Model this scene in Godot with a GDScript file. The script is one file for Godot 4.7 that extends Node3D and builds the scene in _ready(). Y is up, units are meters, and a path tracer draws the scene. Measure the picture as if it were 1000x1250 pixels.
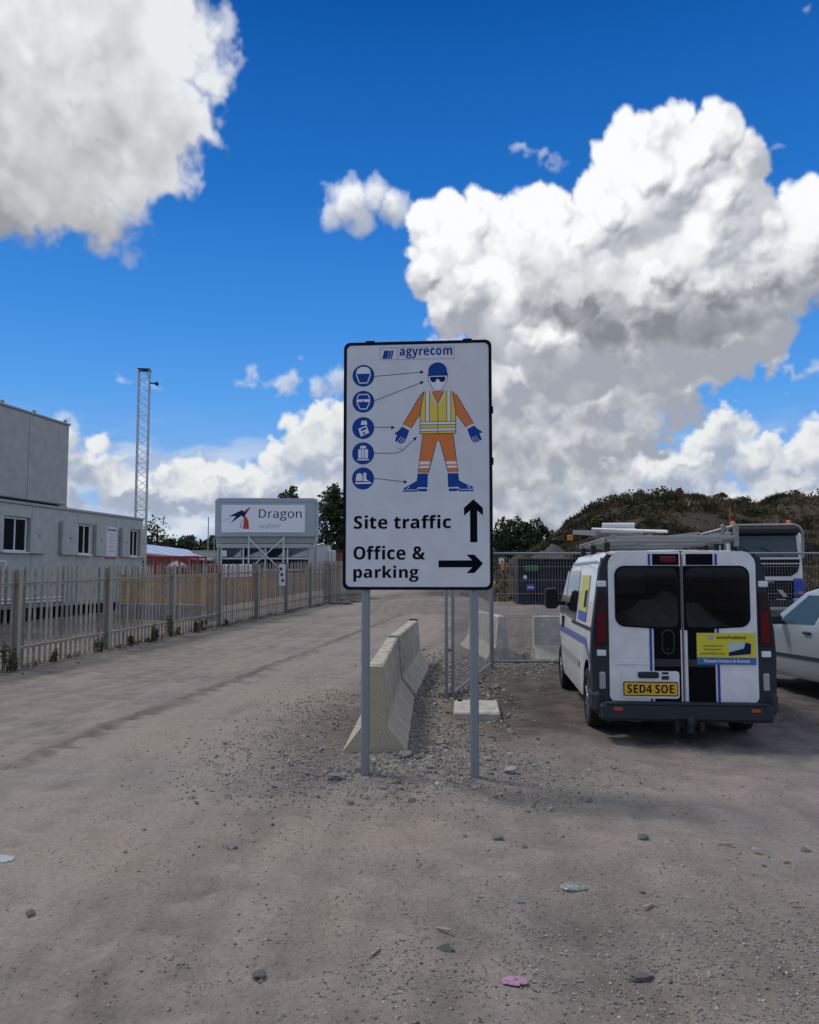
extends Node3D
# A dirt yard at the entrance of a building site: sign on two posts, van, fences, cabins, spoil mound.

var rng := RandomNumberGenerator.new()
var used := {}
var M := {}

const CLOUDS := {
	"bank": [26.7,7.2,2.18, 23.4,7.1,2.11, 20.5,8.3,2.06, 21.0,10.0,1.22, 22.3,9.5,1.11, 19.4,6.7,2.09, 16.3,6.0,2.42, 12.5,5.3,2.75, 8.6,5.7,3.08, 6.9,8.0,2.13, 24.8,4.7,2.49, 20.9,4.3,2.08, 26.1,8.2,1.26, 10.8,7.9,2.21, 13.9,7.8,2.17, -4.6,10.3,1.78, -6.3,10.7,1.50, -7.8,9.3,1.55, -8.9,7.9,1.67, -5.8,8.0,2.53, -3.5,6.9,2.83, -15.2,7.1,1.29, -16.5,6.6,1.18, -13.5,6.8,1.42, -11.9,6.2,1.65, -10.3,5.6,2.23, -14.6,5.3,1.96, -21.5,7.5,1.13, -22.2,6.8,1.43, -20.7,6.5,1.55, -23.9,7.3,2.00, -19.4,5.4,1.89, -17.3,4.9,1.60, -25.8,5.7,2.21, -23.8,4.4,2.01, 0.0,6.3,3.41, 3.4,5.7,2.84, -6.3,5.1,2.26, -21.2,8.5,0.77, -23.2,9.2,0.90],
	"tower": [16.2,27.3,2.20, 18.0,28.0,1.62, 15.1,25.8,2.36, 21.1,27.3,1.94, 22.5,25.3,1.96, 19.7,25.7,2.73, 21.9,23.0,2.85, 16.6,23.4,3.83, 13.9,22.2,3.45, 1.2,23.7,1.72, 2.7,24.4,1.51, 5.0,24.2,1.60, 6.5,22.9,2.28, 3.5,21.7,2.83, 1.8,20.7,2.29, 8.9,24.6,1.48, 10.2,23.9,1.78, 8.8,22.1,3.04, 11.6,20.3,3.56, 5.3,19.1,3.16, 3.2,18.6,2.33, 7.6,17.9,3.70, 20.0,20.1,3.85, 23.8,20.6,2.40, 25.6,22.4,1.42, 26.8,23.0,1.30, 27.7,20.9,2.64, 25.3,18.9,2.30, 23.0,17.2,2.58, 23.9,15.1,1.64, 21.2,14.9,2.48, 17.0,16.3,4.57, 11.5,15.6,4.23],
	"front": [8.2,21.8,1.73, 9.6,20.5,2.31, 11.6,19.6,2.15, 13.5,20.2,2.02, 11.6,18.0,2.86, 8.7,18.4,1.89, 14.9,18.3,2.79, 18.1,19.0,2.47, 20.7,18.0,2.68, 23.8,18.4,2.35, 26.5,19.2,2.04, 17.0,16.5,2.54, 20.2,16.0,2.18, 13.5,16.5,2.60, 22.5,16.0,1.65, 27.6,17.1,1.82],
	"low": [3.5,14.7,2.40, 5.8,13.0,3.29, 9.2,12.9,3.26, 12.6,12.2,3.32, 15.9,12.6,3.15, 19.1,13.2,2.45, 21.6,13.5,1.79, 23.6,13.6,1.36, 6.9,9.6,3.06, 10.9,9.0,3.02, 14.7,9.1,2.69, 17.9,10.9,2.08, 3.5,11.4,3.33, 8.6,6.8,2.46, 13.0,6.4,1.97, 5.7,6.3,2.26, 25.5,12.6,0.67, 1.2,10.3,2.24, 8.0,3.4,2.59, 12.4,3.1,2.54, 16.7,3.6,2.58, 21.8,3.5,2.27, 25.9,3.6,1.97, 3.4,3.4,2.28],
	"small": [-4.4,24.9,1.49, -2.7,25.4,1.09, -1.2,24.7,1.25, -3.5,24.0,1.21, -5.6,24.1,1.00, 0.0,24.2,0.70],
	"left": [-26.7,32.1,4.66, -22.3,33.0,4.42, -18.0,33.3,3.32, -15.0,33.7,1.77, -13.7,34.3,1.10, -14.4,31.8,1.74, -13.9,30.3,1.07, -24.6,28.3,5.46, -20.0,28.6,4.16, -16.5,28.7,2.61, -14.6,28.2,1.19, -27.3,23.7,3.43, -23.5,24.0,3.36, -19.9,25.2,2.74, -17.5,25.5,1.67, -21.1,22.4,1.77, -19.8,21.3,0.95, -19.4,20.5,0.48, -24.4,22.2,1.81, -15.3,25.8,0.75],
	"wisp": [-8.7,13.0,0.87, -6.7,13.5,0.98, -10.4,13.3,0.54, -11.5,13.4,0.48, -5.8,13.0,0.88, -20.0,13.2,0.46, -19.5,13.1,0.36, -17.7,12.9,0.31, 8.3,27.7,0.48, 9.4,27.5,0.62, 10.6,27.1,0.43, 24.5,26.1,0.35, 12.0,26.6,0.29, 26.5,33.0,0.34, 25.5,12.6,0.58, 24.1,13.0,0.49, 26.9,12.8,0.57, -8.4,14.3,0.27, -4.9,13.9,0.77, 26.6,16.7,0.65, -23.5,9.9,0.60],
}

# ---------------------------------------------------------------- sky
const PXD := 11.3778      # panorama pixels per degree
const WAZ := 42.0
const WTOP := 47.0
const WBOT := -1.0

func air(el: float) -> Vector3:
	var ks := [-90.0, -1.0, 2.0, 5.0, 8.0, 12.0, 17.0, 25.0, 36.0, 55.0, 90.0]
	var cs := [Vector3(.30, .38, .50), Vector3(.42, .53, .70), Vector3(.40, .57, .82), Vector3(.29, .50, .83), Vector3(.19, .43, .84), Vector3(.10, .35, .82), Vector3(.052, .265, .74), Vector3(.018, .17, .58), Vector3(.005, .095, .40), Vector3(.002, .050, .25), Vector3(.002, .042, .22)]
	for i in range(ks.size() - 1):
		if el <= ks[i + 1]:
			var a: Vector3 = cs[i]
			return a.lerp(cs[i + 1], clampf((el - ks[i]) / (ks[i + 1] - ks[i]), 0, 1))
	return cs[-1]

func puffs(out: Array, x: float, y: float, z: float, r: float, lv: int, up: float) -> void:
	out.append([x, y, z, r])
	if lv <= 0 or r < 1.3:
		return
	var n: int = [0, 6, 8, 11][lv]
	for i in n:
		var a := rng.randf() * TAU
		var rr := sqrt(rng.randf()) * .98
		var dy := sin(a) * rr
		if dy > .35 and rng.randf() < up:
			continue
		var c := r * rng.randf_range(.26, .5)
		puffs(out, x + cos(a) * rr * r * .9, y + dy * r * .9, z + r * .86 * sqrt(maxf(0, 1 - rr * rr)) - c * .25, c, lv - 1, up)

func cloud_layer(px: PackedFloat32Array, W: int, H: int, blobs: Array, o: Dictionary) -> void:
	var hg := PackedFloat32Array(); hg.resize(W * H)
	var al := PackedFloat32Array(); al.resize(W * H)
	var list := []
	var soft: float = o.get("soft", 1.6)
	var flat_: float = o.get("flat", 1.0)
	for i in range(0, blobs.size(), 3):
		puffs(list, (blobs[i] + WAZ) * PXD, (WTOP - blobs[i + 1]) * PXD, 0.0, blobs[i + 2] * PXD * o.get("grow", 1.0), o.get("levels", 3), o.get("up", .75))
	var x_lo := W; var x_hi := 0; var y_lo := H; var y_hi := 0
	for s in list:
		var r: float = s[3]
		var ry := r * flat_
		var sx: float = s[0]; var sy: float = s[1]; var sz: float = s[2]
		var x0 := maxi(0, int(sx - r)); var x1 := mini(W - 1, int(sx + r) + 1)
		var y0 := maxi(0, int(sy - ry)); var y1 := mini(H - 1, int(sy + ry) + 1)
		if x1 < x0 or y1 < y0: continue
		x_lo = mini(x_lo, x0); x_hi = maxi(x_hi, x1); y_lo = mini(y_lo, y0); y_hi = maxi(y_hi, y1)
		for y in range(y0, y1 + 1):
			var dy := (y - sy) / ry
			var dd := 1.0 - dy * dy
			for x in range(x0, x1 + 1):
				var dx := (x - sx) / r
				var q := dd - dx * dx
				if q > 0:
					var i := y * W + x
					var z := sz + r * sqrt(q)
					if z > hg[i]: hg[i] = z
					var a := r * q * .5 / soft
					if a > al[i]: al[i] = a
	# light that reaches each point from above
	var lit := PackedFloat32Array(); lit.resize(W * H)
	var occ := PackedFloat32Array(); occ.resize(W)
	var L: Vector3 = o.get("sun", Vector3(-.42, .72, .55)).normalized()
	var thick: float = o.get("thick", .012)
	var keep: float = o.get("keep", .99)
	var fb := FastNoiseLite.new(); fb.seed = o.get("seed", 3); fb.frequency = o.get("mf", .03); fb.fractal_octaves = 4
	var R: int = o.get("big", 9)
	var cg := hg.duplicate()
	for pas in 2:
		cg = box_blur(cg, W, H, x_lo, x_hi, y_lo, y_hi, R)
	var kf: float = o.get("fine", .35)
	var kc: float = o.get("coarse", 2.2)
	for y in range(maxi(1, y_lo), mini(H - 1, y_hi + 2)):
		for x in range(maxi(1, x_lo), mini(W - 1, x_hi + 2)):
			var i := y * W + x
			occ[x] = occ[x] * keep
			if al[i] <= 0: continue
			occ[x] += minf(1.0, al[i])
			var nx := hg[i - 1] - hg[i + 1]
			var ny := hg[i + W] - hg[i - W]
			nx = clampf(nx, -4, 4) * kf + (cg[i - 1] - cg[i + 1]) * kc; ny = clampf(ny, -4, 4) * kf + (cg[i + W] - cg[i - W]) * kc
			var cav := clampf((hg[i] - cg[i]) * o.get("cav", .03), -.25, .25)
			var n := Vector3(nx, ny, 1.7).normalized()
			var lam := clampf((n.dot(L) + .35) / 1.35, 0, 1)
			lit[i] = clampf(lam * exp(-occ[x] * thick) * (1.0 + cav), 0, 1)
	# soften a little
	for pas in o.get("blur", 1):
		var b := lit.duplicate()
		for y in range(maxi(1, y_lo), mini(H - 1, y_hi)):
			for x in range(maxi(1, x_lo), mini(W - 1, x_hi)):
				var i := y * W + x
				if al[i] > 0:
					lit[i] = (b[i] * 2.0 + b[i - 1] + b[i + 1] + b[i - W] + b[i + W]) / 6.0
	var w1 := FastNoiseLite.new(); w1.seed = o.get("seed", 3) + 7; w1.frequency = o.get("wf", .05); w1.fractal_octaves = 4
	var amp: float = o.get("warp", 5.0)
	var hole: float = o.get("hole", 0.0)
	var dark: Vector3 = o.get("dark", Vector3(.27, .285, .32))
	var bright: Vector3 = o.get("bright", Vector3(.93, .95, .97))
	var opac: float = o.get("opacity", 1.0)
	var gain: float = o.get("gain", 1.5)
	for y in range(maxi(0, y_lo - 12), mini(H, y_hi + 12)):
		for x in range(maxi(0, x_lo - 12), mini(W, x_hi + 12)):
			var wx := w1.get_noise_2d(x, y)
			var sx := clampi(int(round(x + wx * amp)), 0, W - 1)
			var sy := clampi(int(round(y + w1.get_noise_2d(x + 700, y) * amp)), 0, H - 1)
			var j := sy * W + sx
			var a := minf(1.0, al[j])
			if a <= 0: continue
			var f := fb.get_noise_2d(x, y)
			if hole > 0:
				a *= clampf(.5 + (al[j] - 1.0) * o.get("edge", .3) + f * hole + .5, 0, 1)
			a *= opac
			var t := clampf(lit[j] * gain + f * o.get("mottle", .12), 0, 1)
			var c := dark.lerp(bright, t)
			var k := (y * W + x) * 3
			px[k] = lerpf(px[k], c.x, a); px[k + 1] = lerpf(px[k + 1], c.y, a); px[k + 2] = lerpf(px[k + 2], c.z, a)

func box_blur(a: PackedFloat32Array, W: int, H: int, x0: int, x1: int, y0: int, y1: int, R: int) -> PackedFloat32Array:
	var t := a.duplicate(); var k := 1.0 / (2 * R + 1)
	x0 = maxi(0, x0 - R); x1 = mini(W - 1, x1 + R); y0 = maxi(0, y0 - R); y1 = mini(H - 1, y1 + R)
	for y in range(y0, y1 + 1):
		var s := 0.0
		var b := y * W
		for x in range(-R, R + 1): s += a[b + clampi(x0 + x, 0, W - 1)]
		for x in range(x0, x1 + 1):
			t[b + x] = s * k
			s += a[b + mini(x + R + 1, W - 1)] - a[b + maxi(x - R, 0)]
	var u := t.duplicate()
	for x in range(x0, x1 + 1):
		var s := 0.0
		for y in range(-R, R + 1): s += t[clampi(y0 + y, 0, H - 1) * W + x]
		for y in range(y0, y1 + 1):
			u[y * W + x] = s * k
			s += t[mini(y + R + 1, H - 1) * W + x] - t[maxi(y - R, 0) * W + x]
	return u

func build_sky() -> Image:
	# the whole dome: air and scattered cumulus
	var gw := 512; var gh := 256
	var g := Image.create(gw, gh, false, Image.FORMAT_RGBF)
	var nz := FastNoiseLite.new(); nz.seed = 21; nz.frequency = 1.9; nz.fractal_octaves = 5
	for y in gh:
		var el := 90.0 - (y + .5) * 180.0 / gh
		var ba := air(el)
		for x in gw:
			var c := ba
			if el > -2:
				var az := deg_to_rad((x + .5) * 360.0 / gw)
				var e := deg_to_rad(el)
				var d := Vector3(sin(az) * cos(e), sin(e) * 1.5, -cos(az) * cos(e))
				var f := nz.get_noise_3dv(d) + .08
				var up := nz.get_noise_3dv(d + Vector3(0, .12, 0)) + .08
				var a := smoothstep(.0, .13, f)
				var s := clampf(.62 + (f - up) * 2.6 - f * .5, 0, 1)
				c = c.lerp(Vector3(.27, .285, .32).lerp(Vector3(.93, .95, .97), s), a)
			g.set_pixel(x, y, Color(c.x, c.y, c.z))
	g.resize(4096, 2048, Image.INTERPOLATE_CUBIC)
	var hz := FastNoiseLite.new(); hz.seed = 77; hz.frequency = .012; hz.fractal_octaves = 5
	var W := int(WAZ * 2 * PXD); var H := int((WTOP - WBOT) * PXD)
	var px := PackedFloat32Array(); px.resize(W * H * 3)
	for y in H:
		var el0 := WTOP - (y + .5) / PXD
		var c0 := air(el0)
		for x in W:
			var k := (y * W + x) * 3
			var c := c0
			if el0 < 11:
				var f := hz.get_noise_2d(x, y * 2.6)
				var a := smoothstep(-.22, .28, f + (5.0 - absf(el0 - 4.0)) * .06) * smoothstep(11.0, 6.0, el0) * .75
				c = c0.lerp(Vector3(.50, .56, .66).lerp(Vector3(.80, .82, .83), smoothstep(-.1, .35, hz.get_noise_2d(x + 900, y * 3.2))), a)
			px[k] = c.x; px[k + 1] = c.y; px[k + 2] = c.z
	rng.seed = 11
	cloud_layer(px, W, H, CLOUDS["wisp"], {"seed": 5, "levels": 0, "grow": 1.9, "soft": 7.0, "warp": 14.0, "wf": .03, "hole": 2.6, "edge": .9, "opacity": .7, "flat": .55, "blur": 6, "fine": 0.0, "dark": Vector3(.45, .5, .62), "bright": Vector3(.7, .74, .8)})
	cloud_layer(px, W, H, CLOUDS["bank"], {"seed": 9, "thick": .02, "keep": .98, "soft": 3.2, "flat": .75, "big": 6, "dark": Vector3(.36, .42, .54), "bright": Vector3(.84, .86, .86), "warp": 7.0, "gain": 1.25, "mottle": .2, "fine": .5})
	cloud_layer(px, W, H, CLOUDS["low"], {"seed": 15, "thick": .018, "keep": .985, "soft": 9.0, "grow": 1.2, "flat": .62, "warp": 18.0, "levels": 2, "blur": 10, "big": 8, "dark": Vector3(.36, .39, .45), "bright": Vector3(.80, .81, .82), "mottle": .45, "gain": 1.2, "fine": .12, "coarse": 1.5})
	cloud_layer(px, W, H, CLOUDS["small"], {"seed": 25, "thick": .03, "soft": 7.0, "grow": 1.12, "warp": 6.0, "dark": Vector3(.40, .45, .55), "fine": .2, "blur": 3, "gain": 1.3})
	cloud_layer(px, W, H, CLOUDS["tower"], {"seed": 31, "thick": .0042, "keep": .992, "soft": 2.8, "warp": 4.0, "wf": .04, "blur": 3, "mottle": .22, "gain": 1.28, "fine": .72, "cav": .05, "dark": Vector3(.36, .385, .44), "bright": Vector3(.97, .98, .99)})
	cloud_layer(px, W, H, CLOUDS["front"], {"seed": 37, "thick": .036, "keep": .988, "soft": 12.0, "warp": 9.0, "flat": .72, "blur": 6, "dark": Vector3(.235, .25, .28), "bright": Vector3(.88, .90, .92), "mottle": .18, "gain": 1.25, "fine": .45})
	cloud_layer(px, W, H, CLOUDS["left"], {"seed": 43, "thick": .0045, "keep": .985, "soft": 9.0, "grow": 1.05, "warp": 15.0, "wf": .035, "levels": 3, "blur": 24, "hole": .5, "edge": .45, "big": 14, "dark": Vector3(.32, .335, .355), "bright": Vector3(.82, .84, .86), "mottle": .6, "mf": .011, "gain": 1.05, "fine": .16, "coarse": 1.1, "sun": Vector3(.5, .5, .7)})
	var ox := 4096 - W / 2
	var oy := int((90 - WTOP) * PXD)
	for y in H:
		var el := WTOP - y / PXD
		var fy := clampf((WTOP - el) / 6.0, 0, 1) * clampf((el - WBOT), 0, 1)
		for x in W:
			var az := absf(x / PXD - WAZ)
			var f := fy * clampf((WAZ - az) / 8.0, 0, 1)
			var k := (y * W + x) * 3
			var c := Color(px[k], px[k + 1], px[k + 2])
			if f < 1:
				c = g.get_pixel((ox + x) % 4096, oy + y).lerp(c, f * f * (3 - 2 * f))
			g.set_pixel((ox + x) % 4096, oy + y, c)
	return g

func _ready() -> void:
	var cam := Camera3D.new(); cam.name = "camera"
	cam.position = Vector3(0, 1.68, 0)
	cam.rotation.x = atan(.075)
	cam.fov = 64.01; cam.near = .05; cam.far = 2000
	add_child(cam)
	var env := Environment.new()
	env.background_mode = Environment.BG_SKY
	var sm := PanoramaSkyMaterial.new()
	sm.panorama = ImageTexture.create_from_image(build_sky())
	var sky := Sky.new(); sky.sky_material = sm
	env.sky = sky
	env.tonemap_mode = Environment.TONE_MAPPER_LINEAR
	env.tonemap_exposure = 1.0
	env.sdfgi_enabled = true; env.ssao_enabled = true; env.ssil_enabled = true
	var we := WorldEnvironment.new(); we.name = "world_environment"; we.environment = env
	add_child(we)
	var sun := DirectionalLight3D.new(); sun.name = "sun"
	sun.light_energy = .6; sun.light_color = Color(1, .96, .9); sun.light_angular_distance = 11
	sun.shadow_enabled = true
	sun.look_at_from_position(Vector3(-.5, .9, -.25) * 50, Vector3.ZERO)
	add_child(sun)
	build_all()

# ---------------------------------------------------------------- helpers
class MB:
	var st := SurfaceTool.new()
	func _init(smooth := false):
		st.begin(Mesh.PRIMITIVE_TRIANGLES)
		st.set_smooth_group(0 if smooth else -1)
	func smooth(on: bool) -> MB:
		st.set_smooth_group(0 if on else -1)
		return self
	func tri(a: Vector3, b: Vector3, c: Vector3, o: Vector3) -> void:
		if (a - c).cross(a - b).dot(o) < 0:
			var t := b; b = c; c = t
		st.add_vertex(a); st.add_vertex(b); st.add_vertex(c)
	func quad(a: Vector3, b: Vector3, c: Vector3, d: Vector3, o: Vector3) -> void:
		tri(a, b, c, o); tri(a, c, d, o)
	func box(c: Vector3, s: Vector3, basis := Basis.IDENTITY, ch := 0.0) -> MB:
		var h := s * .5
		if ch <= 0:
			for ax in 3:
				for sg in [-1.0, 1.0]:
					var n := Vector3(); n[ax] = sg
					var u := Vector3(); u[(ax + 1) % 3] = 1
					var v := Vector3(); v[(ax + 2) % 3] = 1
					var p := []
					for k in [[-1, -1], [1, -1], [1, 1], [-1, 1]]:
						p.append(c + basis * ((n + u * k[0] + v * k[1]) * h))
					quad(p[0], p[1], p[2], p[3], basis * n)
			return self
		var e := Vector3(minf(ch, h.x * .8), minf(ch, h.y * .8), minf(ch, h.z * .8))
		for ax in 3:
			for sg in [-1.0, 1.0]:
				var u := (ax + 1) % 3; var v := (ax + 2) % 3
				var n := Vector3(); n[ax] = sg
				var p := []
				for k in [[-1, -1], [1, -1], [1, 1], [-1, 1]]:
					var q := Vector3(); q[ax] = sg * h[ax]; q[u] = k[0] * (h[u] - e[u]); q[v] = k[1] * (h[v] - e[v])
					p.append(c + basis * q)
				quad(p[0], p[1], p[2], p[3], basis * n)
		for ax in 3:
			var u := (ax + 1) % 3; var v := (ax + 2) % 3
			for su in [-1.0, 1.0]:
				for sv in [-1.0, 1.0]:
					var p := []
					for k in [[-1, 0], [1, 0], [1, 1], [-1, 1]]:
						var q := Vector3(); q[ax] = k[0] * (h[ax] - e[ax])
						q[u] = su * (h[u] - (0.0 if k[1] == 0 else e[u])); q[v] = sv * (h[v] - (e[v] if k[1] == 0 else 0.0))
						p.append(c + basis * q)
					var o := Vector3(); o[u] = su; o[v] = sv
					quad(p[0], p[1], p[2], p[3], basis * o)
		for sx in [-1.0, 1.0]:
			for sy in [-1.0, 1.0]:
				for sz in [-1.0, 1.0]:
					var sg := Vector3(sx, sy, sz)
					tri(c + basis * (sg * Vector3(h.x, h.y - e.y, h.z - e.z)), c + basis * (sg * Vector3(h.x - e.x, h.y, h.z - e.z)), c + basis * (sg * Vector3(h.x - e.x, h.y - e.y, h.z)), basis * sg)
		return self
	func tube(a: Vector3, b: Vector3, r: float, n := 8, r2 := -1.0, caps := true) -> MB:
		if r2 < 0: r2 = r
		var d := (b - a).normalized()
		var u := d.cross(Vector3.UP if absf(d.y) < .9 else Vector3.RIGHT).normalized()
		var v := d.cross(u)
		for i in n:
			var p := u * cos(TAU * i / n) + v * sin(TAU * i / n)
			var q := u * cos(TAU * (i + 1) / n) + v * sin(TAU * (i + 1) / n)
			quad(a + p * r, a + q * r, b + q * r2, b + p * r2, p + q)
			if caps:
				st.set_smooth_group(-1)
				tri(a, a + p * r, a + q * r, -d); tri(b, b + p * r2, b + q * r2, d)
				st.set_smooth_group(0 if n > 5 else -1)
		return self
	func path(pts: Array, r: float, n := 8) -> MB:
		for i in range(pts.size() - 1): tube(pts[i], pts[i + 1], r, n)
		return self
	# polygon (x, y) pushed from z0 to z1, placed by t
	func prism(poly: PackedVector2Array, z0: float, z1: float, t := Transform3D.IDENTITY, back := true) -> MB:
		var idx := Geometry2D.triangulate_polygon(poly)
		for i in range(0, idx.size(), 3):
			var a := poly[idx[i]]; var b := poly[idx[i + 1]]; var c := poly[idx[i + 2]]
			tri(t * Vector3(a.x, a.y, z1), t * Vector3(b.x, b.y, z1), t * Vector3(c.x, c.y, z1), t.basis.z * signf(z1 - z0))
			if back: tri(t * Vector3(a.x, a.y, z0), t * Vector3(b.x, b.y, z0), t * Vector3(c.x, c.y, z0), -t.basis.z * signf(z1 - z0))
		var cw := 1.0 if Geometry2D.is_polygon_clockwise(poly) else -1.0
		for i in poly.size():
			var a := poly[i]; var b := poly[(i + 1) % poly.size()]
			if a.is_equal_approx(b): continue
			var e := (b - a).normalized()
			quad(t * Vector3(a.x, a.y, z0), t * Vector3(b.x, b.y, z0), t * Vector3(b.x, b.y, z1), t * Vector3(a.x, a.y, z1), t.basis * Vector3(-e.y, e.x, 0) * cw)
		return self
	# ring between two outlines of equal size, from z0 to z1
	func ring(outer: PackedVector2Array, inner: PackedVector2Array, z0: float, z1: float, t := Transform3D.IDENTITY) -> MB:
		var n := outer.size()
		var c := Vector2()
		for p in outer: c += p / n
		for i in n:
			var j := (i + 1) % n
			var a := outer[i]; var b := outer[j]; var e := inner[i]; var f := inner[j]
			for z in [z0, z1]:
				var o: Vector3 = t.basis.z * (1.0 if (z > minf(z0, z1)) else -1.0)
				quad(t * Vector3(a.x, a.y, z), t * Vector3(b.x, b.y, z), t * Vector3(f.x, f.y, z), t * Vector3(e.x, e.y, z), o)
			var m := (a + b) * .5 - c
			quad(t * Vector3(a.x, a.y, z0), t * Vector3(b.x, b.y, z0), t * Vector3(b.x, b.y, z1), t * Vector3(a.x, a.y, z1), t.basis * Vector3(m.x, m.y, 0))
			quad(t * Vector3(e.x, e.y, z0), t * Vector3(f.x, f.y, z0), t * Vector3(f.x, f.y, z1), t * Vector3(e.x, e.y, z1), -(t.basis * Vector3(m.x, m.y, 0)))
		return self
	# outline (r, y) turned about an axis
	func lathe(prof: Array, n: int, t := Transform3D.IDENTITY) -> MB:
		for i in range(prof.size() - 1):
			var a: Vector2 = prof[i]; var b: Vector2 = prof[i + 1]
			for k in n:
				var p := Vector3(cos(TAU * k / n), 0, sin(TAU * k / n)); var q := Vector3(cos(TAU * (k + 1) / n), 0, sin(TAU * (k + 1) / n))
				var e := b - a
				var o := (p + q) * .5 * e.y + Vector3(0, -e.x, 0)
				var A := t * (p * a.x + Vector3(0, a.y, 0)); var B := t * (q * a.x + Vector3(0, a.y, 0))
				var C := t * (q * b.x + Vector3(0, b.y, 0)); var D := t * (p * b.x + Vector3(0, b.y, 0))
				if a.x > 1e-5: tri(A, B, C, t.basis * o)
				if b.x > 1e-5: tri(A, C, D, t.basis * o)
		return self
	func done() -> ArrayMesh:
		st.generate_normals()
		return st.commit()

func numbered(called: String) -> String:
	if not used.has(called):
		used[called] = 0
		return called
	used[called] += 1
	return "%s_%03d" % [called, used[called]]

func tag(o: Node, label: String, category: String, group := "") -> Node:
	o.set_meta("label", label); o.set_meta("category", category)
	if group: o.set_meta("group", group)
	return o

func thing(called: String, label: String, category: String, at := Vector3.ZERO, turn := 0.0, group := "") -> Node3D:
	var o := Node3D.new(); o.name = numbered(called); add_child(o)
	o.position = at; o.rotation.y = turn
	tag(o, label, category, group)
	return o

func part(called: String, mesh, m: Material, parent: Node3D, at := Vector3.ZERO) -> MeshInstance3D:
	var o := MeshInstance3D.new()
	o.mesh = mesh.done() if mesh is MB else mesh
	o.material_override = m
	o.position = at
	if parent == self:
		o.name = numbered(called); add_child(o)
	else:
		o.name = called; parent.add_child(o, true)
	return o

func dup(root: Node3D, at: Vector3, turn: float, label := "", group := "") -> Node3D:
	var r: Node3D = root.duplicate(); r.name = numbered(String(root.name).rstrip("0123456789").rstrip("_")); add_child(r)
	r.position = at; r.rotation.y = turn
	if label: r.set_meta("label", label)
	if group: r.set_meta("group", group)
	return r

func stuff(o: Node) -> Node:
	o.set_meta("kind", "stuff")
	return o

func rounded(w: float, h: float, r, seg := 5, c := Vector2.ZERO) -> PackedVector2Array:
	var p := PackedVector2Array()
	var rs: Array = r if r is Array else [r, r, r, r]
	var cs := [Vector2(w / 2, h / 2), Vector2(-w / 2, h / 2), Vector2(-w / 2, -h / 2), Vector2(w / 2, -h / 2)]
	for k in 4:
		var q: float = rs[k]
		var s := Vector2(signf(cs[k].x), signf(cs[k].y))
		for i in seg + 1:
			var a := PI / 2 * (k + float(i) / seg)
			p.append(c + cs[k] - s * q + Vector2(cos(a), sin(a)) * q)
	return p

func disc(r: float, n := 24, c := Vector2.ZERO) -> PackedVector2Array:
	var p := PackedVector2Array()
	for i in n: p.append(c + Vector2(cos(TAU * i / n), sin(TAU * i / n)) * r)
	return p

func pv(a: Array) -> PackedVector2Array:
	var p := PackedVector2Array()
	for i in range(0, a.size(), 2): p.append(Vector2(a[i], a[i + 1]))
	return p

# ground height
func G(z: float) -> float:
	var d := -z
	var t := maxf(0.0, d - 12.5)
	var h := .02 * t * t / (t + 1.2)
	return minf(h, .93 + .0 * t) if d > 60 else h

# ---------------------------------------------------------------- materials
var noise_tex := {}

func ntex(kind: String, lo: float, hi: float) -> NoiseTexture2D:
	var key := kind + str(lo) + str(hi)
	if noise_tex.has(key): return noise_tex[key]
	var n := FastNoiseLite.new()
	n.fractal_octaves = 5
	n.seed = kind.hash() % 1000
	match kind:
		"soft": n.frequency = .012
		"grain": n.frequency = .06; n.fractal_gain = .65
		"fine": n.frequency = .18; n.fractal_octaves = 3
		"cell": n.noise_type = FastNoiseLite.TYPE_CELLULAR; n.frequency = .055; n.fractal_octaves = 2; n.cellular_return_type = FastNoiseLite.RETURN_DISTANCE
		"streak": n.frequency = .03; n.fractal_gain = .6
	var t := NoiseTexture2D.new()
	t.width = 512; t.height = 512; t.seamless = true; t.noise = n
	var g := Gradient.new(); g.set_color(0, Color(lo, lo, lo)); g.set_color(1, Color(hi, hi, hi))
	t.color_ramp = g
	noise_tex[key] = t
	return t

# linear base colour; o: rough, metal, tex, lo, scale (metres per tile), bump (cm), coat
func mk(c: Color, o := {}) -> StandardMaterial3D:
	var m := StandardMaterial3D.new()
	m.albedo_color = Color(c.r, c.g, c.b).linear_to_srgb()
	m.roughness = o.get("rough", .7); m.metallic = o.get("metal", 0.0)
	m.metallic_specular = o.get("spec", .5)
	if o.has("tex"):
		m.albedo_texture = ntex(o.tex, o.get("lo", .8), o.get("hi", 1.0))
		m.uv1_triplanar = true; m.uv1_world_triplanar = o.get("world", false)
		var s: float = 1.0 / o.get("scale", 1.0)
		var sy: float = o.get("stretch", 1.0)
		m.uv1_scale = Vector3(s, s * sy, s)
		if o.has("bump"):
			m.heightmap_enabled = true; m.heightmap_texture = ntex(o.get("btex", o.tex), 0, 1); m.heightmap_scale = o.bump
	if o.has("coat"):
		m.clearcoat_enabled = true; m.clearcoat = o.coat; m.clearcoat_roughness = .05
	return m

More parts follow.
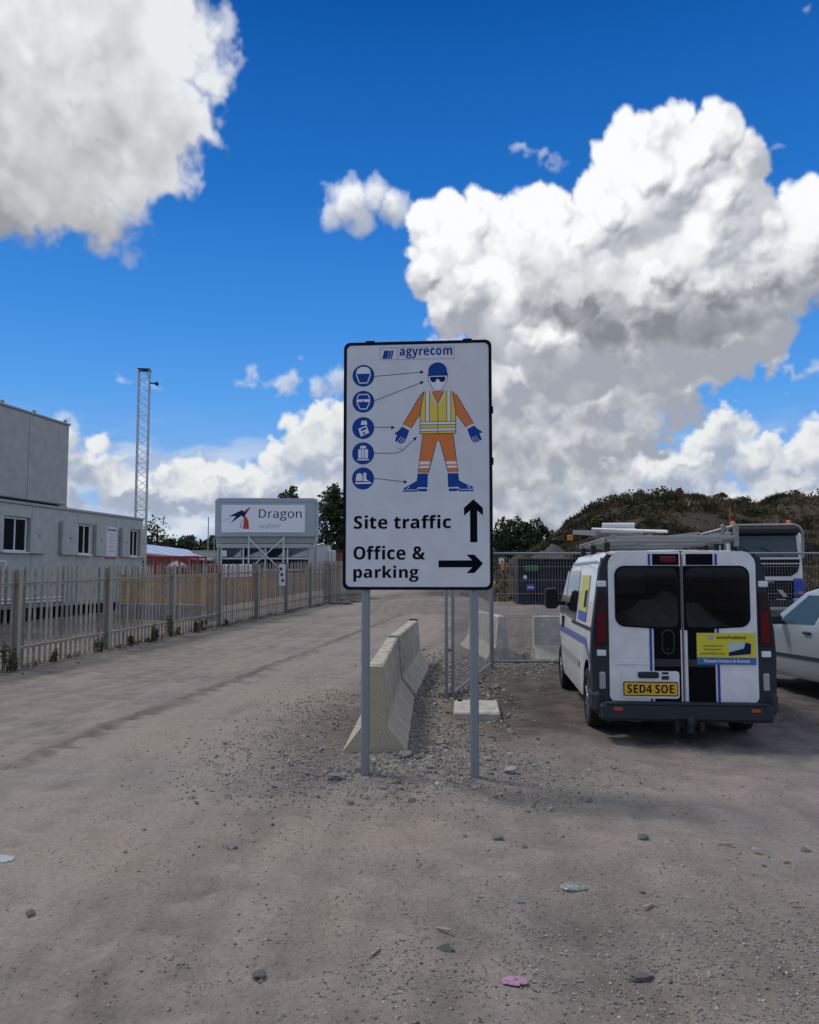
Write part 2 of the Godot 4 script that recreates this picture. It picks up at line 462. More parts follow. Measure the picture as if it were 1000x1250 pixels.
func make_materials() -> void:
	M.white_paint = mk(Color(.84, .86, .87), {"rough": .35, "coat": .6, "tex": "soft", "lo": .91, "scale": 1.4})
	M.dark_plastic = mk(Color(.045, .055, .063), {"rough": .6, "spec": .3, "tex": "fine", "lo": .8, "scale": .4})
	M.black_film = mk(Color(.004, .004, .006), {"rough": .4, "spec": .2})
	M.blue_film = mk(Color(.012, .05, .36), {"rough": .35})
	M.rubber = mk(Color(.018, .018, .018), {"rough": .9, "tex": "grain", "lo": .7, "scale": .3})
	M.alloy = mk(Color(.42, .43, .45), {"rough": .35, "metal": .7})
	M.alu = mk(Color(.34, .35, .36), {"rough": .42, "metal": .65, "tex": "grain", "lo": .75, "scale": .5})
	M.galv = mk(Color(.36, .40, .44), {"rough": .45, "metal": .45, "tex": "grain", "lo": .72, "scale": .35})
	M.galv_old = mk(Color(.58, .54, .46), {"rough": .75, "metal": .1, "tex": "soft", "lo": .72, "scale": 1.2, "world": true})
	M.galv_post = mk(Color(.52, .48, .41), {"rough": .75, "metal": .1, "tex": "grain", "lo": .7, "scale": .8, "world": true})
	M.black_frame = mk(Color(.006, .008, .014), {"rough": .5, "spec": .2})
	M.sign_white = mk(Color(.72, .74, .77), {"rough": .3, "tex": "soft", "lo": .94, "scale": 1.5})
	M.ink_blue = mk(Color(.014, .065, .31), {"rough": .55, "spec": .2})
	M.ink_navy = mk(Color(.010, .022, .09), {"rough": .55, "spec": .2})
	M.ink_black = mk(Color(.005, .006, .012), {"rough": .6, "spec": .15})
	M.ink_white = mk(Color(.78, .8, .82), {"rough": .45})
	M.ink_yellow = mk(Color(.76, .60, .07), {"rough": .45})
	M.ink_orange = mk(Color(.72, .19, .025), {"rough": .45})
	M.ink_red = mk(Color(.5, .035, .025), {"rough": .45})
	M.ink_grey = mk(Color(.35, .38, .44), {"rough": .45})
	M.concrete = mk(Color(.64, .58, .48), {"rough": .9, "tex": "soft", "lo": .66, "scale": 1.3, "bump": .8, "btex": "grain"})
	M.concrete_end = mk(Color(.60, .52, .36), {"rough": .92, "tex": "grain", "lo": .78, "scale": .7, "bump": .8})
	M.concrete_pale = mk(Color(.60, .57, .51), {"rough": .9, "tex": "soft", "lo": .75, "scale": 1.5, "bump": .6, "btex": "grain"})
	M.cabin = mk(Color(.46, .495, .475), {"rough": .6, "tex": "soft", "lo": .9, "scale": 2.5})
	M.cabin_dark = mk(Color(.36, .385, .38), {"rough": .6, "tex": "soft", "lo": .9, "scale": 2.5})
	M.cabin_up = mk(Color(.43, .455, .44), {"rough": .65, "tex": "soft", "lo": .88, "scale": 3.0})
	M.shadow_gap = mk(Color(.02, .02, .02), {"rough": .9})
	M.upvc = mk(Color(.7, .72, .73), {"rough": .4})
	M.glass_dark = mk(Color(.010, .016, .020), {"rough": .05, "spec": .35})
	M.red_paint = mk(Color(.48, .022, .03), {"rough": .5, "tex": "soft", "lo": .8, "scale": 1.0})
	M.timber = mk(Color(.78, .47, .17), {"rough": .8, "tex": "streak", "lo": .68, "scale": 1.4, "stretch": 5.0, "world": true})
	M.timber_grey = mk(Color(.40, .34, .26), {"rough": .85, "tex": "streak", "lo": .75, "scale": 1.4, "stretch": 3.0, "world": true})
	M.roof_sheet = mk(Color(.60, .70, .82), {"rough": .4, "metal": .2})
	M.bark = mk(Color(.06, .045, .03), {"rough": .95, "tex": "grain", "lo": .6, "scale": .6})
	M.silver = mk(Color(.36, .41, .44), {"rough": .35, "metal": .3, "coat": .5})
	M.lamp_red = mk(Color(.13, .008, .012), {"rough": .2, "spec": .3})
	M.lamp_smoke = mk(Color(.025, .010, .011), {"rough": .2, "spec": .4})
	M.lamp_clear = mk(Color(.35, .36, .38), {"rough": .12, "coat": .6})
	M.amber = mk(Color(.75, .16, .02), {"rough": .3})
	M.steel_dark = mk(Color(.03, .03, .032), {"rough": .6, "metal": .4, "tex": "grain", "lo": .7, "scale": .4})
	M.navy = mk(Color(.012, .014, .035), {"rough": .55})
	M.wire = mk(Color(.38, .37, .34), {"rough": .6, "metal": .3})
	M.tyre_side = mk(Color(.022, .021, .020), {"rough": .85})
	M.stone = mk(Color(.95, .95, .95), {"rough": .9, "tex": "grain", "lo": .7, "scale": .12}); M.stone.vertex_color_use_as_albedo = true
	M.stone_big = mk(Color(.27, .255, .235), {"rough": .92, "tex": "grain", "lo": .6, "scale": .25, "bump": .5})
	M.leaf = mk(Color(1, 1, 1), {"rough": .7, "spec": .25}); M.leaf.vertex_color_use_as_albedo = true
	M.leaf.backlight_enabled = true; M.leaf.backlight = Color(.25, .25, .12)
	M.rough_soil = mk(Color(.125, .105, .075), {"rough": 1.0, "tex": "grain", "lo": .45, "scale": 4.0, "bump": 12.0, "world": true})
	var pg := StandardMaterial3D.new()
	pg.transparency = BaseMaterial3D.TRANSPARENCY_ALPHA; pg.albedo_color = Color(.015, .035, .05, .50); pg.roughness = .03; pg.metallic_specular = .32
	M.pane = pg

# ---------------------------------------------------------------- ground
func track_x(d: float) -> float:
	return -3.75 + .0062 * minf(d, 14.0) * minf(d, 14.0) + maxf(0.0, d - 14.0) * .17

func build_ground() -> void:
	var n1 := FastNoiseLite.new(); n1.seed = 4; n1.frequency = .35; n1.fractal_octaves = 4
	var n2 := FastNoiseLite.new(); n2.seed = 8; n2.frequency = 2.2; n2.fractal_octaves = 4; n2.fractal_gain = .6
	var n3 := FastNoiseLite.new(); n3.seed = 12; n3.frequency = 9.0; n3.fractal_octaves = 3; n3.fractal_gain = .6
	# tone map over 32 m square
	var S := 1400
	var data := PackedByteArray(); data.resize(S * S * 3)
	for j in S:
		var z := 4.0 - 32.0 * (j + .5) / S
		var d := -z
		var tx := track_x(maxf(d, 0))
		for i in S:
			var x := -16.0 + 32.0 * (i + .5) / S
			var l := x - tx
			var a := n1.get_noise_2d(x, z)
			var b := n2.get_noise_2d(x, z)
			var st := n2.get_noise_2d(l * 1.1 + 40.0, z * .07 + b * .1)
			var on := smoothstep(-3.4, -2.2, l) * (1.0 - smoothstep(2.6, 4.2, l + a * 1.5))
			var v := .83 + a * .17 + b * .20 + st * (.11 + .07 * on)
			v += on * .05
			v += .11 * smoothstep(.0, .25, l + b * .25) * (1.0 - smoothstep(1.7, 2.6, l)) # the worn band
			v -= .34 * exp(-pow((l + .06 + b * .14) / .085, 2.0)) * smoothstep(5.0, 7.0, d) * smoothstep(-.5, .1, a + b + .2)     # edge of the rut
			v -= .10 * exp(-pow((l - 2.3 + b * .4) / .22, 2.0))
			v -= .12 * smoothstep(-2.6, -3.5, l) * smoothstep(9.0, 12.0, d)
			# darker loose gravel beside the blocks and round the posts
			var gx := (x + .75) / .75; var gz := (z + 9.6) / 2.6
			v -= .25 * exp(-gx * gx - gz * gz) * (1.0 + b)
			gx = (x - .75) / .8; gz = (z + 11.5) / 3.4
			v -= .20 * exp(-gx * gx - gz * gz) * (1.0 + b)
			# the parking side is darker dirt, with the van's shade painted in
			v -= .10 * smoothstep(5.2, 3.4, d) * smoothstep(-3.0, 1.5, x + a)
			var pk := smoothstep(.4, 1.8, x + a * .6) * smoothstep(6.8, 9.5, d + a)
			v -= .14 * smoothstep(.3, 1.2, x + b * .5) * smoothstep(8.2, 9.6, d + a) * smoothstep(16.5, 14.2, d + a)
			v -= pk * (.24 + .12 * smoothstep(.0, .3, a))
			var pale := smoothstep(.28, .5, n1.get_noise_2d(x * 1.7 + 60.0, z * 2.6)) * .10
			v += pale
			v = clampf(v, .2, 1.0)
			var pur := smoothstep(1.2, 4.0, x + a * 2.0 - (d - 4.0) * .1) * .07
			var k := (j * S + i) * 3
			var s := int(255.0 * pow(v, .4545))
			data[k] = clampi(int(s * (1.0 - pur * .2 + a * .012)), 0, 255); data[k + 1] = clampi(int(s * (.985 - pur * .35)), 0, 255); data[k + 2] = clampi(int(s * (.965 + pur * .45 - a * .03)), 0, 255)
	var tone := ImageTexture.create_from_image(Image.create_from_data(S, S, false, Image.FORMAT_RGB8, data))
	var m := StandardMaterial3D.new()
	m.roughness = .97; m.metallic_specular = .25
	m.albedo_color = Color(.385, .362, .338).linear_to_srgb()
	var gn := FastNoiseLite.new(); gn.seed = 33; gn.frequency = .045; gn.fractal_octaves = 6; gn.fractal_gain = .85
	var nt := NoiseTexture2D.new(); nt.width = 1024; nt.height = 1024; nt.seamless = true; nt.noise = gn
	var gr := Gradient.new(); gr.set_color(0, Color(.60, .60, .60)); gr.set_color(1, Color(1, 1, 1)); gr.add_point(.24, Color(.82, .82, .82)); gr.add_point(.5, Color(.88, .875, .875)); gr.add_point(.84, Color(.94, .94, .94)); gr.add_point(.72, Color(.905, .905, .905)); nt.color_ramp = gr
	m.albedo_texture = nt
	var hn := FastNoiseLite.new(); hn.seed = 35; hn.noise_type = FastNoiseLite.TYPE_SIMPLEX; hn.frequency = .05; hn.fractal_octaves = 6; hn.fractal_gain = .75
	var ht := NoiseTexture2D.new(); ht.width = 1024; ht.height = 1024; ht.seamless = true; ht.noise = hn
	m.heightmap_enabled = true; m.heightmap_texture = ht; m.heightmap_scale = .9
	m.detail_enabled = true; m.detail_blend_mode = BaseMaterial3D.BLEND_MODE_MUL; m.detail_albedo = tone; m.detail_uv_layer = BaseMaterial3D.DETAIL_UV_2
	# the sheet
	var zs := [400.0, 150.0, 60.0, 25.0, 12.0, 6.0, 3.0, 1.0, 0.0, -1.0, -1.8, -2.4]
	var z := -2.6
	while z > -34.0:
		zs.append(z); z -= maxf(.028, -z * .0105)
	while z > -900.0:
		zs.append(z); z *= 1.06
	var NC := 330
	var vs := PackedVector3Array(); var uv := PackedVector2Array(); var uv2 := PackedVector2Array(); var ix := PackedInt32Array(); var nn := PackedVector3Array()
	for zz in zs:
		var d: float = -zz
		var w := 3.0 + .62 * maxf(0.0, d)
		for i in NC + 1:
			var u := 2.0 * i / NC - 1.0
			var x := u / .94 * w
			if absf(u) > .94:
				x = signf(u) * (w + pow((absf(u) - .94) / .06, 2.0) * 700.0)
			vs.append(Vector3(x, ground_y(x, zz, n1, n2, n3), zz))
			uv.append(Vector2(x, zz) / 2.6)
			uv2.append(Vector2((x + 16.0) / 32.0, (4.0 - zz) / 32.0))
	var R := NC + 1
	for j in zs.size() - 1:
		for i in NC:
			var a := j * R + i
			ix.append_array(PackedInt32Array([a, a + R, a + 1, a + 1, a + R, a + R + 1]))
	nn.resize(vs.size())
	for j in zs.size():
		for i in R:
			var k := j * R + i
			var dx := vs[k + (1 if i < NC else 0)] - vs[k - (1 if i > 0 else 0)]
			var dz := vs[k - (R if j > 0 else 0)] - vs[k + (R if j < zs.size() - 1 else 0)]
			var n := dz.cross(dx).normalized()
			nn[k] = n if n.y > 0 else -n
	var arr := []; arr.resize(Mesh.ARRAY_MAX)
	arr[Mesh.ARRAY_VERTEX] = vs; arr[Mesh.ARRAY_NORMAL] = nn; arr[Mesh.ARRAY_TEX_UV] = uv; arr[Mesh.ARRAY_TEX_UV2] = uv2; arr[Mesh.ARRAY_INDEX] = ix
	var am := ArrayMesh.new(); am.add_surface_from_arrays(Mesh.PRIMITIVE_TRIANGLES, arr)
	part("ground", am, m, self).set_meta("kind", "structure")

func ground_y(x: float, z: float, n1: FastNoiseLite, n2: FastNoiseLite, n3: FastNoiseLite) -> float:
	var d := -z
	var y := G(z)
	if d > 120 or absf(x) > 120 or d < -30: return y
	y += n1.get_noise_2d(x, z) * .035
	if d > 50: return y
	var l := x - track_x(maxf(d, 0))
	y += n2.get_noise_2d(l * .5 + 40.0, z * .09) * .022
	y += n2.get_noise_2d(x, z) * .022 + n3.get_noise_2d(x, z) * .007
	y += .014 * smoothstep(.1, -.1, l + n2.get_noise_2d(x, z) * .12) * smoothstep(5.0, 8.0, d)
	# loose stuff heaped round the posts and the blocks
	var gx := (x + .02) / .95; var gz := (z + 7.0) / .75
	y += .04 * exp(-pow((x - .55) / .45, 2.0) - pow((z + 12.0) / 2.4, 2.0)) * (1.0 + n2.get_noise_2d(x * 2.0, z * 2.0))
	y += .05 * exp(-pow((x + .9) / .35, 2.0) - pow((z + 9.4) / 1.6, 2.0)) * (1.0 + n2.get_noise_2d(x * 2.0, z * 2.0))
	y += .06 * exp(-gx * gx - gz * gz) * (1.0 + .6 * n2.get_noise_2d(x * 2.0, z * 2.0))
	return y

func stone_mesh(seed_: int, sub: int, rough: float) -> ArrayMesh:
	rng.seed = seed_
	var t := (1.0 + sqrt(5.0)) / 2.0
	var v := [Vector3(-1, t, 0), Vector3(1, t, 0), Vector3(-1, -t, 0), Vector3(1, -t, 0), Vector3(0, -1, t), Vector3(0, 1, t), Vector3(0, -1, -t), Vector3(0, 1, -t), Vector3(t, 0, -1), Vector3(t, 0, 1), Vector3(-t, 0, -1), Vector3(-t, 0, 1)]
	var f := [0, 11, 5, 0, 5, 1, 0, 1, 7, 0, 7, 10, 0, 10, 11, 1, 5, 9, 5, 11, 4, 11, 10, 2, 10, 7, 6, 7, 1, 8, 3, 9, 4, 3, 4, 2, 3, 2, 6, 3, 6, 8, 3, 8, 9, 4, 9, 5, 2, 4, 11, 6, 2, 10, 8, 6, 7, 9, 8, 1]
	var tris := []
	for i in range(0, 60, 3): tris.append([v[f[i]].normalized(), v[f[i + 1]].normalized(), v[f[i + 2]].normalized()])
	for s in sub:
		var nt := []
		for q in tris:
			var a: Vector3 = ((q[0] + q[1]) * .5).normalized(); var b: Vector3 = ((q[1] + q[2]) * .5).normalized(); var c: Vector3 = ((q[2] + q[0]) * .5).normalized()
			nt.append_array([[q[0], a, c], [a, q[1], b], [c, b, q[2]], [a, b, c]])
		tris = nt
	var n := FastNoiseLite.new(); n.seed = seed_; n.frequency = .8; n.fractal_octaves = 3
	# chop with a few planes so that it looks broken, not round
	var pl := []
	for i in 7: pl.append([Vector3(rng.randf_range(-1, 1), rng.randf_range(-1, 1), rng.randf_range(-1, 1)).normalized(), rng.randf_range(.55, .85)])
	var sc := Vector3(rng.randf_range(.8, 1.25), rng.randf_range(.5, .8), rng.randf_range(.75, 1.1))
	var mb := MB.new(false)
	for q in tris:
		var p := []
		for k in 3:
			var w: Vector3 = q[k]
			var r := 1.0 + n.get_noise_3dv(w * 1.3) * rough
			w *= r
			for e in pl:
				var over: float = w.dot(e[0]) - e[1]
				if over > 0: w -= e[0] * over
			p.append(w * sc)
		mb.tri(p[0], p[1], p[2], p[0] + p[1] + p[2])
	return mb.done()

func scatter(called: String, mesh: Mesh, m: Material, xf: Array, cols: Array) -> MultiMeshInstance3D:
	var mm := MultiMesh.new(); mm.transform_format = MultiMesh.TRANSFORM_3D; mm.use_colors = true; mm.mesh = mesh; mm.instance_count = xf.size()
	for i in xf.size():
		mm.set_instance_transform(i, xf[i]); mm.set_instance_color(i, cols[i])
	var o := MultiMeshInstance3D.new(); o.multimesh = mm; o.material_override = m; o.name = numbered(called)
	add_child(o); stuff(o)
	return o

func build_gravel() -> void:
	var n1 := FastNoiseLite.new(); n1.seed = 4; n1.frequency = .35; n1.fractal_octaves = 4
	var n2 := FastNoiseLite.new(); n2.seed = 8; n2.frequency = 2.2; n2.fractal_octaves = 4; n2.fractal_gain = .6
	var n3 := FastNoiseLite.new(); n3.seed = 12; n3.frequency = 9.0; n3.fractal_octaves = 3; n3.fractal_gain = .6
	var meshes := [stone_mesh(3, 0, .4), stone_mesh(5, 0, .5), stone_mesh(6, 1, .5), stone_mesh(9, 0, .5)]
	var xf := [[], [], [], []]; var cs := [[], [], [], []]
	rng.seed = 501
	# centre x, z, spread x, z, how many, size from, to, patchiness
	var beds := [
		[0.05, -6.95, .8, .5, 15000, .003, .014, .2], [0.0, -7.0, .8, .55, 160, .012, .036, .0], [-.45, -6.8, .25, .25, 30, .02, .045, .0],
		[.3, -8.1, .35, .6, 1800, .006, .03, .2], [-.95, -9.2, .45, 1.4, 4200, .005, .022, .3], [-1.2, -7.6, .5, .6, 2200, .004, .016, .4],
		[.55, -12.6, .42, 1.8, 3200, .012, .045, .2], [2.2, -15.6, .7, .5, 700, .015, .06, .0], [1.7, -14.0, .6, .5, 500, .012, .035, .0],
		[1.9, -3.7, 1.0, .5, 9000, .003, .011, .2], [.9, -3.5, .9, .3, 4000, .003, .012, .5], [-.2, -4.6, 1.4, .8, 2000, .003, .011, .8], [.1, -3.3, 1.2, .25, 1800, .003, .012, .6],
		[1.4, -5.4, 2.0, 1.2, 4200, .002, .010, .9], [-.5, -4.4, 2.0, 1.1, 9000, .0016, .006, .6], [.8, -4.2, 1.8, 1.0, 12000, .0016, .006, .5], [1.6, -3.6, 1.0, .5, 9000, .002, .008, .3], [.2, -6.0, 2.6, 1.2, 5000, .002, .008, .7], [-1.6, -5.5, 1.8, 1.5, 900, .003, .010, .9], [0.8, -7.2, .8, .5, 900, .005, .018, .4],
		[2.0, -10.5, 2.2, 2.5, 1800, .006, .018, .8], [-2.2, -12.0, 1.6, 4.0, 1500, .005, .014, .8], [-1.5, -3.4, 1.2, .4, 1500, .002, .008, .8], [3.5, -15.0, 2.0, .6, 600, .01, .04, .2]]
	for b in beds:
		for i in int(b[4]):
			var x := rng.randfn(b[0], b[2]); var z := rng.randfn(b[1], b[3])
			if -z < 2.7: continue
			if rng.randf() < b[7] * (.9 - 1.6 * n2.get_noise_2d(x * .8, z * .8) - .6 * n1.get_noise_2d(x, z)): continue
			var q := rng.randf()
			var s: float = lerpf(b[5], b[6], q * q * q)
			var k := rng.randi() % 4
			var ba := Basis.from_euler(Vector3(rng.randf() * .7, rng.randf() * TAU, rng.randf() * .7)).scaled(Vector3.ONE * s)
			xf[k].append(Transform3D(ba, Vector3(x, ground_y(x, z, n1, n2, n3) + s * .2, z)))
			var v := rng.randf_range(.24, .48)
			if rng.randf() < .12: v = rng.randf_range(.45, .68)
			if rng.randf() < .06: v *= .55
			cs[k].append(Color(v * 1.03, v * rng.randf_range(.95, 1.0), v * rng.randf_range(.86, 1.0)))
	# pebbles and crumbs along the foot of the palisade fence
	for i in 1600:
		var t := rng.randf_range(-.6, 8.2)
		var x := -6.85 + .49 * t + rng.randfn(.12, .22); var z := -14.3 - 2.96 * t + rng.randfn(0, .2)
		var s := lerpf(.006, .045, pow(rng.randf(), 4.0)); var k := rng.randi() % 4
		xf[k].append(Transform3D(Basis.from_euler(Vector3(0, rng.randf() * TAU, rng.randf())).scaled(Vector3.ONE * s), Vector3(x, ground_y(x, z, n1, n2, n3) + s * .2, z)))
		var v := rng.randf_range(.16, .48)
		cs[k].append(Color(v, v * .97, v * .9))
	for k in 4:
		scatter("gravel", meshes[k], M.stone, xf[k], cs[k])
	# stones big enough to pick up one by one: x, z, radius, tone, label
	var big := [stone_mesh(61, 2, .5), stone_mesh(62, 2, .6), stone_mesh(65, 2, .5), stone_mesh(68, 2, .6)]
	var tones := [mk(Color(.36, .34, .315), {"rough": .92, "tex": "grain", "lo": .6, "scale": .2, "bump": .3}), mk(Color(.29, .28, .27), {"rough": .92, "tex": "grain", "lo": .6, "scale": .2, "bump": .3}), mk(Color(.52, .5, .47), {"rough": .92, "tex": "grain", "lo": .7, "scale": .2, "bump": .3})]
	var named := [
		[.157, -3.79, .034, 0, "round grey-brown stone lying alone on the dirt near the pink rag", "stone"],
		[-.575, -6.75, .085, 0, "large rounded grey stone at the foot of the sign post before the concrete block", "stone"],
		[-.03, -7.50, .075, 0, "flat pale grey stone against the open end of the concrete block", "stone"],
		[.84, -7.00, .062, 2, "flat broken pale stone beside the foot of the sign post next to the van", "stone"],
		[.98, -3.56, .045, 1, "dark jagged clod in the gravel patch in front of the van", "stone"],
		[1.45, -5.25, .035, 1, "dark flat stone on open dirt behind the tail of the van", "stone"],
		[-1.87, -4.18, .03, 1, "small dark clod alone on the smooth dirt track", "stone"],
		[-.62, -3.53, .03, 1, "black pebble on the smooth dirt track near the camera end", "stone"],
		[-1.1, -5.17, .035, 2, "pale double stone on the track between the black pebble and the sign", "stone"],
		[.55, -5.3, .04, 0, "brown stone on the dirt straight ahead of the taller sign post", "stone"],
	]
	for q in named:
		var o := part("stone", big[rng.randi() % 4], tones[q[3]], self)
		o.transform = Transform3D(Basis.from_euler(Vector3(0, rng.randf() * TAU, 0)).scaled(Vector3.ONE * q[2]), Vector3(q[0], ground_y(q[0], q[1], n1, n2, n3) + q[2] * .3, q[1]))
		tag(o, q[4], "stone")
	var groups := [
		["loose grey stone in the heap round the sign posts", "stones round the sign posts", 26, 0.0, -7.0, .6, .4, .016, .042],
		["loose stone in the rubble strip between concrete block and mesh fence", "stones between block and mesh fence", 26, .6, -12.6, .3, 1.5, .035, .085],
		["loose stone on the bare dirt in front of the white van", "stones on the dirt in front of the van", 22, 1.2, -5.2, 1.4, 1.1, .014, .03],
		["rubble stone on the ground behind the mesh fence", "rubble behind the mesh fence", 18, 2.2, -15.7, .6, .35, .04, .09],
		["rubble stone close to the open end of the concrete block", "stones by the end of the block", 14, .25, -8.3, .2, .3, .035, .085]]
	for q in groups:
		for i in int(q[2]):
			var x := rng.randfn(q[3], q[5]); var z := rng.randfn(q[4], q[6]); var s := lerpf(q[7], q[8], pow(rng.randf(), 2.0))
			var o := part("stone", big[rng.randi() % 4], tones[[0, 0, 0, 1, 2][rng.randi() % 5]], self)
			o.transform = Transform3D(Basis.from_euler(Vector3(rng.randf() * .4, rng.randf() * TAU, 0)).scaled(Vector3.ONE * s), Vector3(x, ground_y(x, z, n1, n2, n3) + s * .25, z))
			tag(o, q[0], "stone", q[1])

func crumpled(r: float, seed_: int, h: float) -> ArrayMesh:
	var n := FastNoiseLite.new(); n.seed = seed_; n.frequency = 1.3; n.fractal_octaves = 3; n.fractal_type = FastNoiseLite.FRACTAL_RIDGED
	var mb := MB.new(false)
	var N := 14
	for j in N:
		for i in N:
			var p := []
			for k in [[0, 0], [1, 0], [1, 1], [0, 1]]:
				var u: float = (i + k[0]) * 2.0 / N - 1; var v: float = (j + k[1]) * 2.0 / N - 1
				var q := Vector2(u * sqrt(1 - v * v * .5), v * sqrt(1 - u * u * .5))
				var e := 1.0 + .25 * n.get_noise_2d(q.x * 1.2 + 9, q.y * 1.2)
				var dome := maxf(0, 1 - q.length_squared())
				p.append(Vector3(q.x * r * e, .004 + h * dome * (.6 + .5 * n.get_noise_2d(q.x * 1.5, q.y * 1.5)), q.y * r * .7 * e))
			mb.quad(p[0], p[1], p[2], p[3], Vector3.UP)
	return mb.done()

func build_litter() -> void:
	var bag := mk(Color(.30, .36, .36), {"rough": .3}); bag.transparency = BaseMaterial3D.TRANSPARENCY_ALPHA; bag.albedo_color.a = .75
	var o := part("plastic_bottle", crumpled(.065, 5, .03), bag, self, Vector3(.875, .012, -4.5))
	tag(o, "crushed clear plastic bottle on the dirt between sign and camera", "litter")
	o = part("rag", crumpled(.05, 8, .018), mk(Color(.40, .23, .33), {"rough": .8}), self, Vector3(.43, .012, -3.49))
	tag(o, "crumpled pink rag trodden into the dirt", "litter")
	o = part("plastic_sheet", crumpled(.10, 11, .008), mk(Color(.36, .42, .44), {"rough": .5}), self, Vector3(-2.42, .012, -4.92))
	tag(o, "pale blue scrap of plastic on the track's edge", "litter")
	o = part("wrapper", crumpled(.02, 14, .012), mk(Color(.16, .30, .34), {"rough": .4}), self, Vector3(.56, .012, -4.36))
	tag(o, "tiny turquoise wrapper on the dirt beside the plastic bottle", "litter")
	o = part("wrapper", crumpled(.026, 15, .014), mk(Color(.26, .32, .36), {"rough": .4}), self, Vector3(2.1, .012, -5.1))
	tag(o, "crumpled light blue wrapper on the dirt in front of the car", "litter")
	o = part("wrapper", crumpled(.02, 16, .012), mk(Color(.42, .24, .10), {"rough": .4}), self, Vector3(2.2, .012, -4.95))
	tag(o, "small orange wrapper on the dirt in front of the car", "litter")
	var k := 0
	for q in [[1.2, -4.25, 30.0, .07], [1.95, -5.2, -10.0, .09], [1.95, -4.3, 10.0, .05], [.16, -3.98, -30.0, .08], [-.15, -3.75, 60.0, .07]]:
		var st := MB.new()
		st.box(Vector3.ZERO, Vector3(q[3], .008, .016), Basis.from_euler(Vector3(0, deg_to_rad(q[2]), .05)), .003)
		o = part("wood_splinter", st, M.timber_grey, self, Vector3(q[0], .018, q[1]))
		tag(o, "small splinter of pale wood lying on the bare dirt", "litter", "wood splinters on the dirt")

# ---------------------------------------------------------------- the sign
const SK := .00686   # metres per unit of the print

func q2(a: Array, sx := 1.0) -> PackedVector2Array:
	# print units (x right, y down from the print's middle) to metres
	var p := PackedVector2Array()
	for i in range(0, a.size(), 2): p.append(Vector2((a[i] - 508.8) * SK * sx, (568.5 - a[i + 1]) * SK))
	return p

func zz(a: Array, oy: float) -> Array:
	# from the enlarged measuring grid to print units
	var r := []
	for i in range(0, a.size(), 2): r.append_array([400.0 + a[i] / 4.545, oy + a[i + 1] / 4.545])
	return r

func line_poly(a: Vector2, b: Vector2, w: float) -> Array:
	var n := (b - a).normalized().orthogonal() * w * .5
	return [a.x + n.x, a.y + n.y, b.x + n.x, b.y + n.y, b.x - n.x, b.y - n.y, a.x - n.x, a.y - n.y]

var print_z := .016

func ink(called: String, polys: Array, m: Material, parent: Node3D, lift: int) -> MeshInstance3D:
	var mb := MB.new()
	for p in polys:
		mb.prism(p if p is PackedVector2Array else q2(p), print_z - .001, print_z + lift * .0009, Transform3D.IDENTITY, false)
	return part(called, mb, m, parent)

func text_mesh(s: String, bold: bool, size: float) -> TextMesh:
	var f := SystemFont.new(); f.font_names = PackedStringArray(["Droid Sans"]); f.font_weight = 700 if bold else 400
	var t := TextMesh.new(); t.text = s; t.font = f; t.font_size = 64; t.pixel_size = size / 64.0; t.depth = .002
	t.horizontal_alignment = HORIZONTAL_ALIGNMENT_LEFT; t.vertical_alignment = VERTICAL_ALIGNMENT_BOTTOM
	t.curve_step = 1.0
	return t

# lettering whose ink box spans x0..x1 and y0..y1 in the parent's metres
func letters(called: String, s: String, bold: bool, x0: float, x1: float, y0: float, y1: float, z: float, m: Material, parent: Node3D) -> MeshInstance3D:
	var t := text_mesh(s, bold, .1)
	var bb := t.get_aabb()
	var o := MeshInstance3D.new(); o.mesh = t; o.material_override = m; o.name = called
	parent.add_child(o, true)
	var sx := (x1 - x0) / maxf(bb.size.x, 1e-4); var sy := (y1 - y0) / maxf(bb.size.y, 1e-4)
	o.scale = Vector3(sx, sy, 1)
	o.position = Vector3(x0 - bb.position.x * sx, y0 - bb.position.y * sy, z + .0004)
	return o

func pl(called: String, s: String, bold: bool, r: Array, m: Material, parent: Node3D, lift := 1) -> void:
	letters(called, s, bold, (r[0] - 508.8) * SK, (r[1] - 508.8) * SK, (568.5 - r[3]) * SK, (568.5 - r[2]) * SK, print_z + lift * .0009, m, parent)

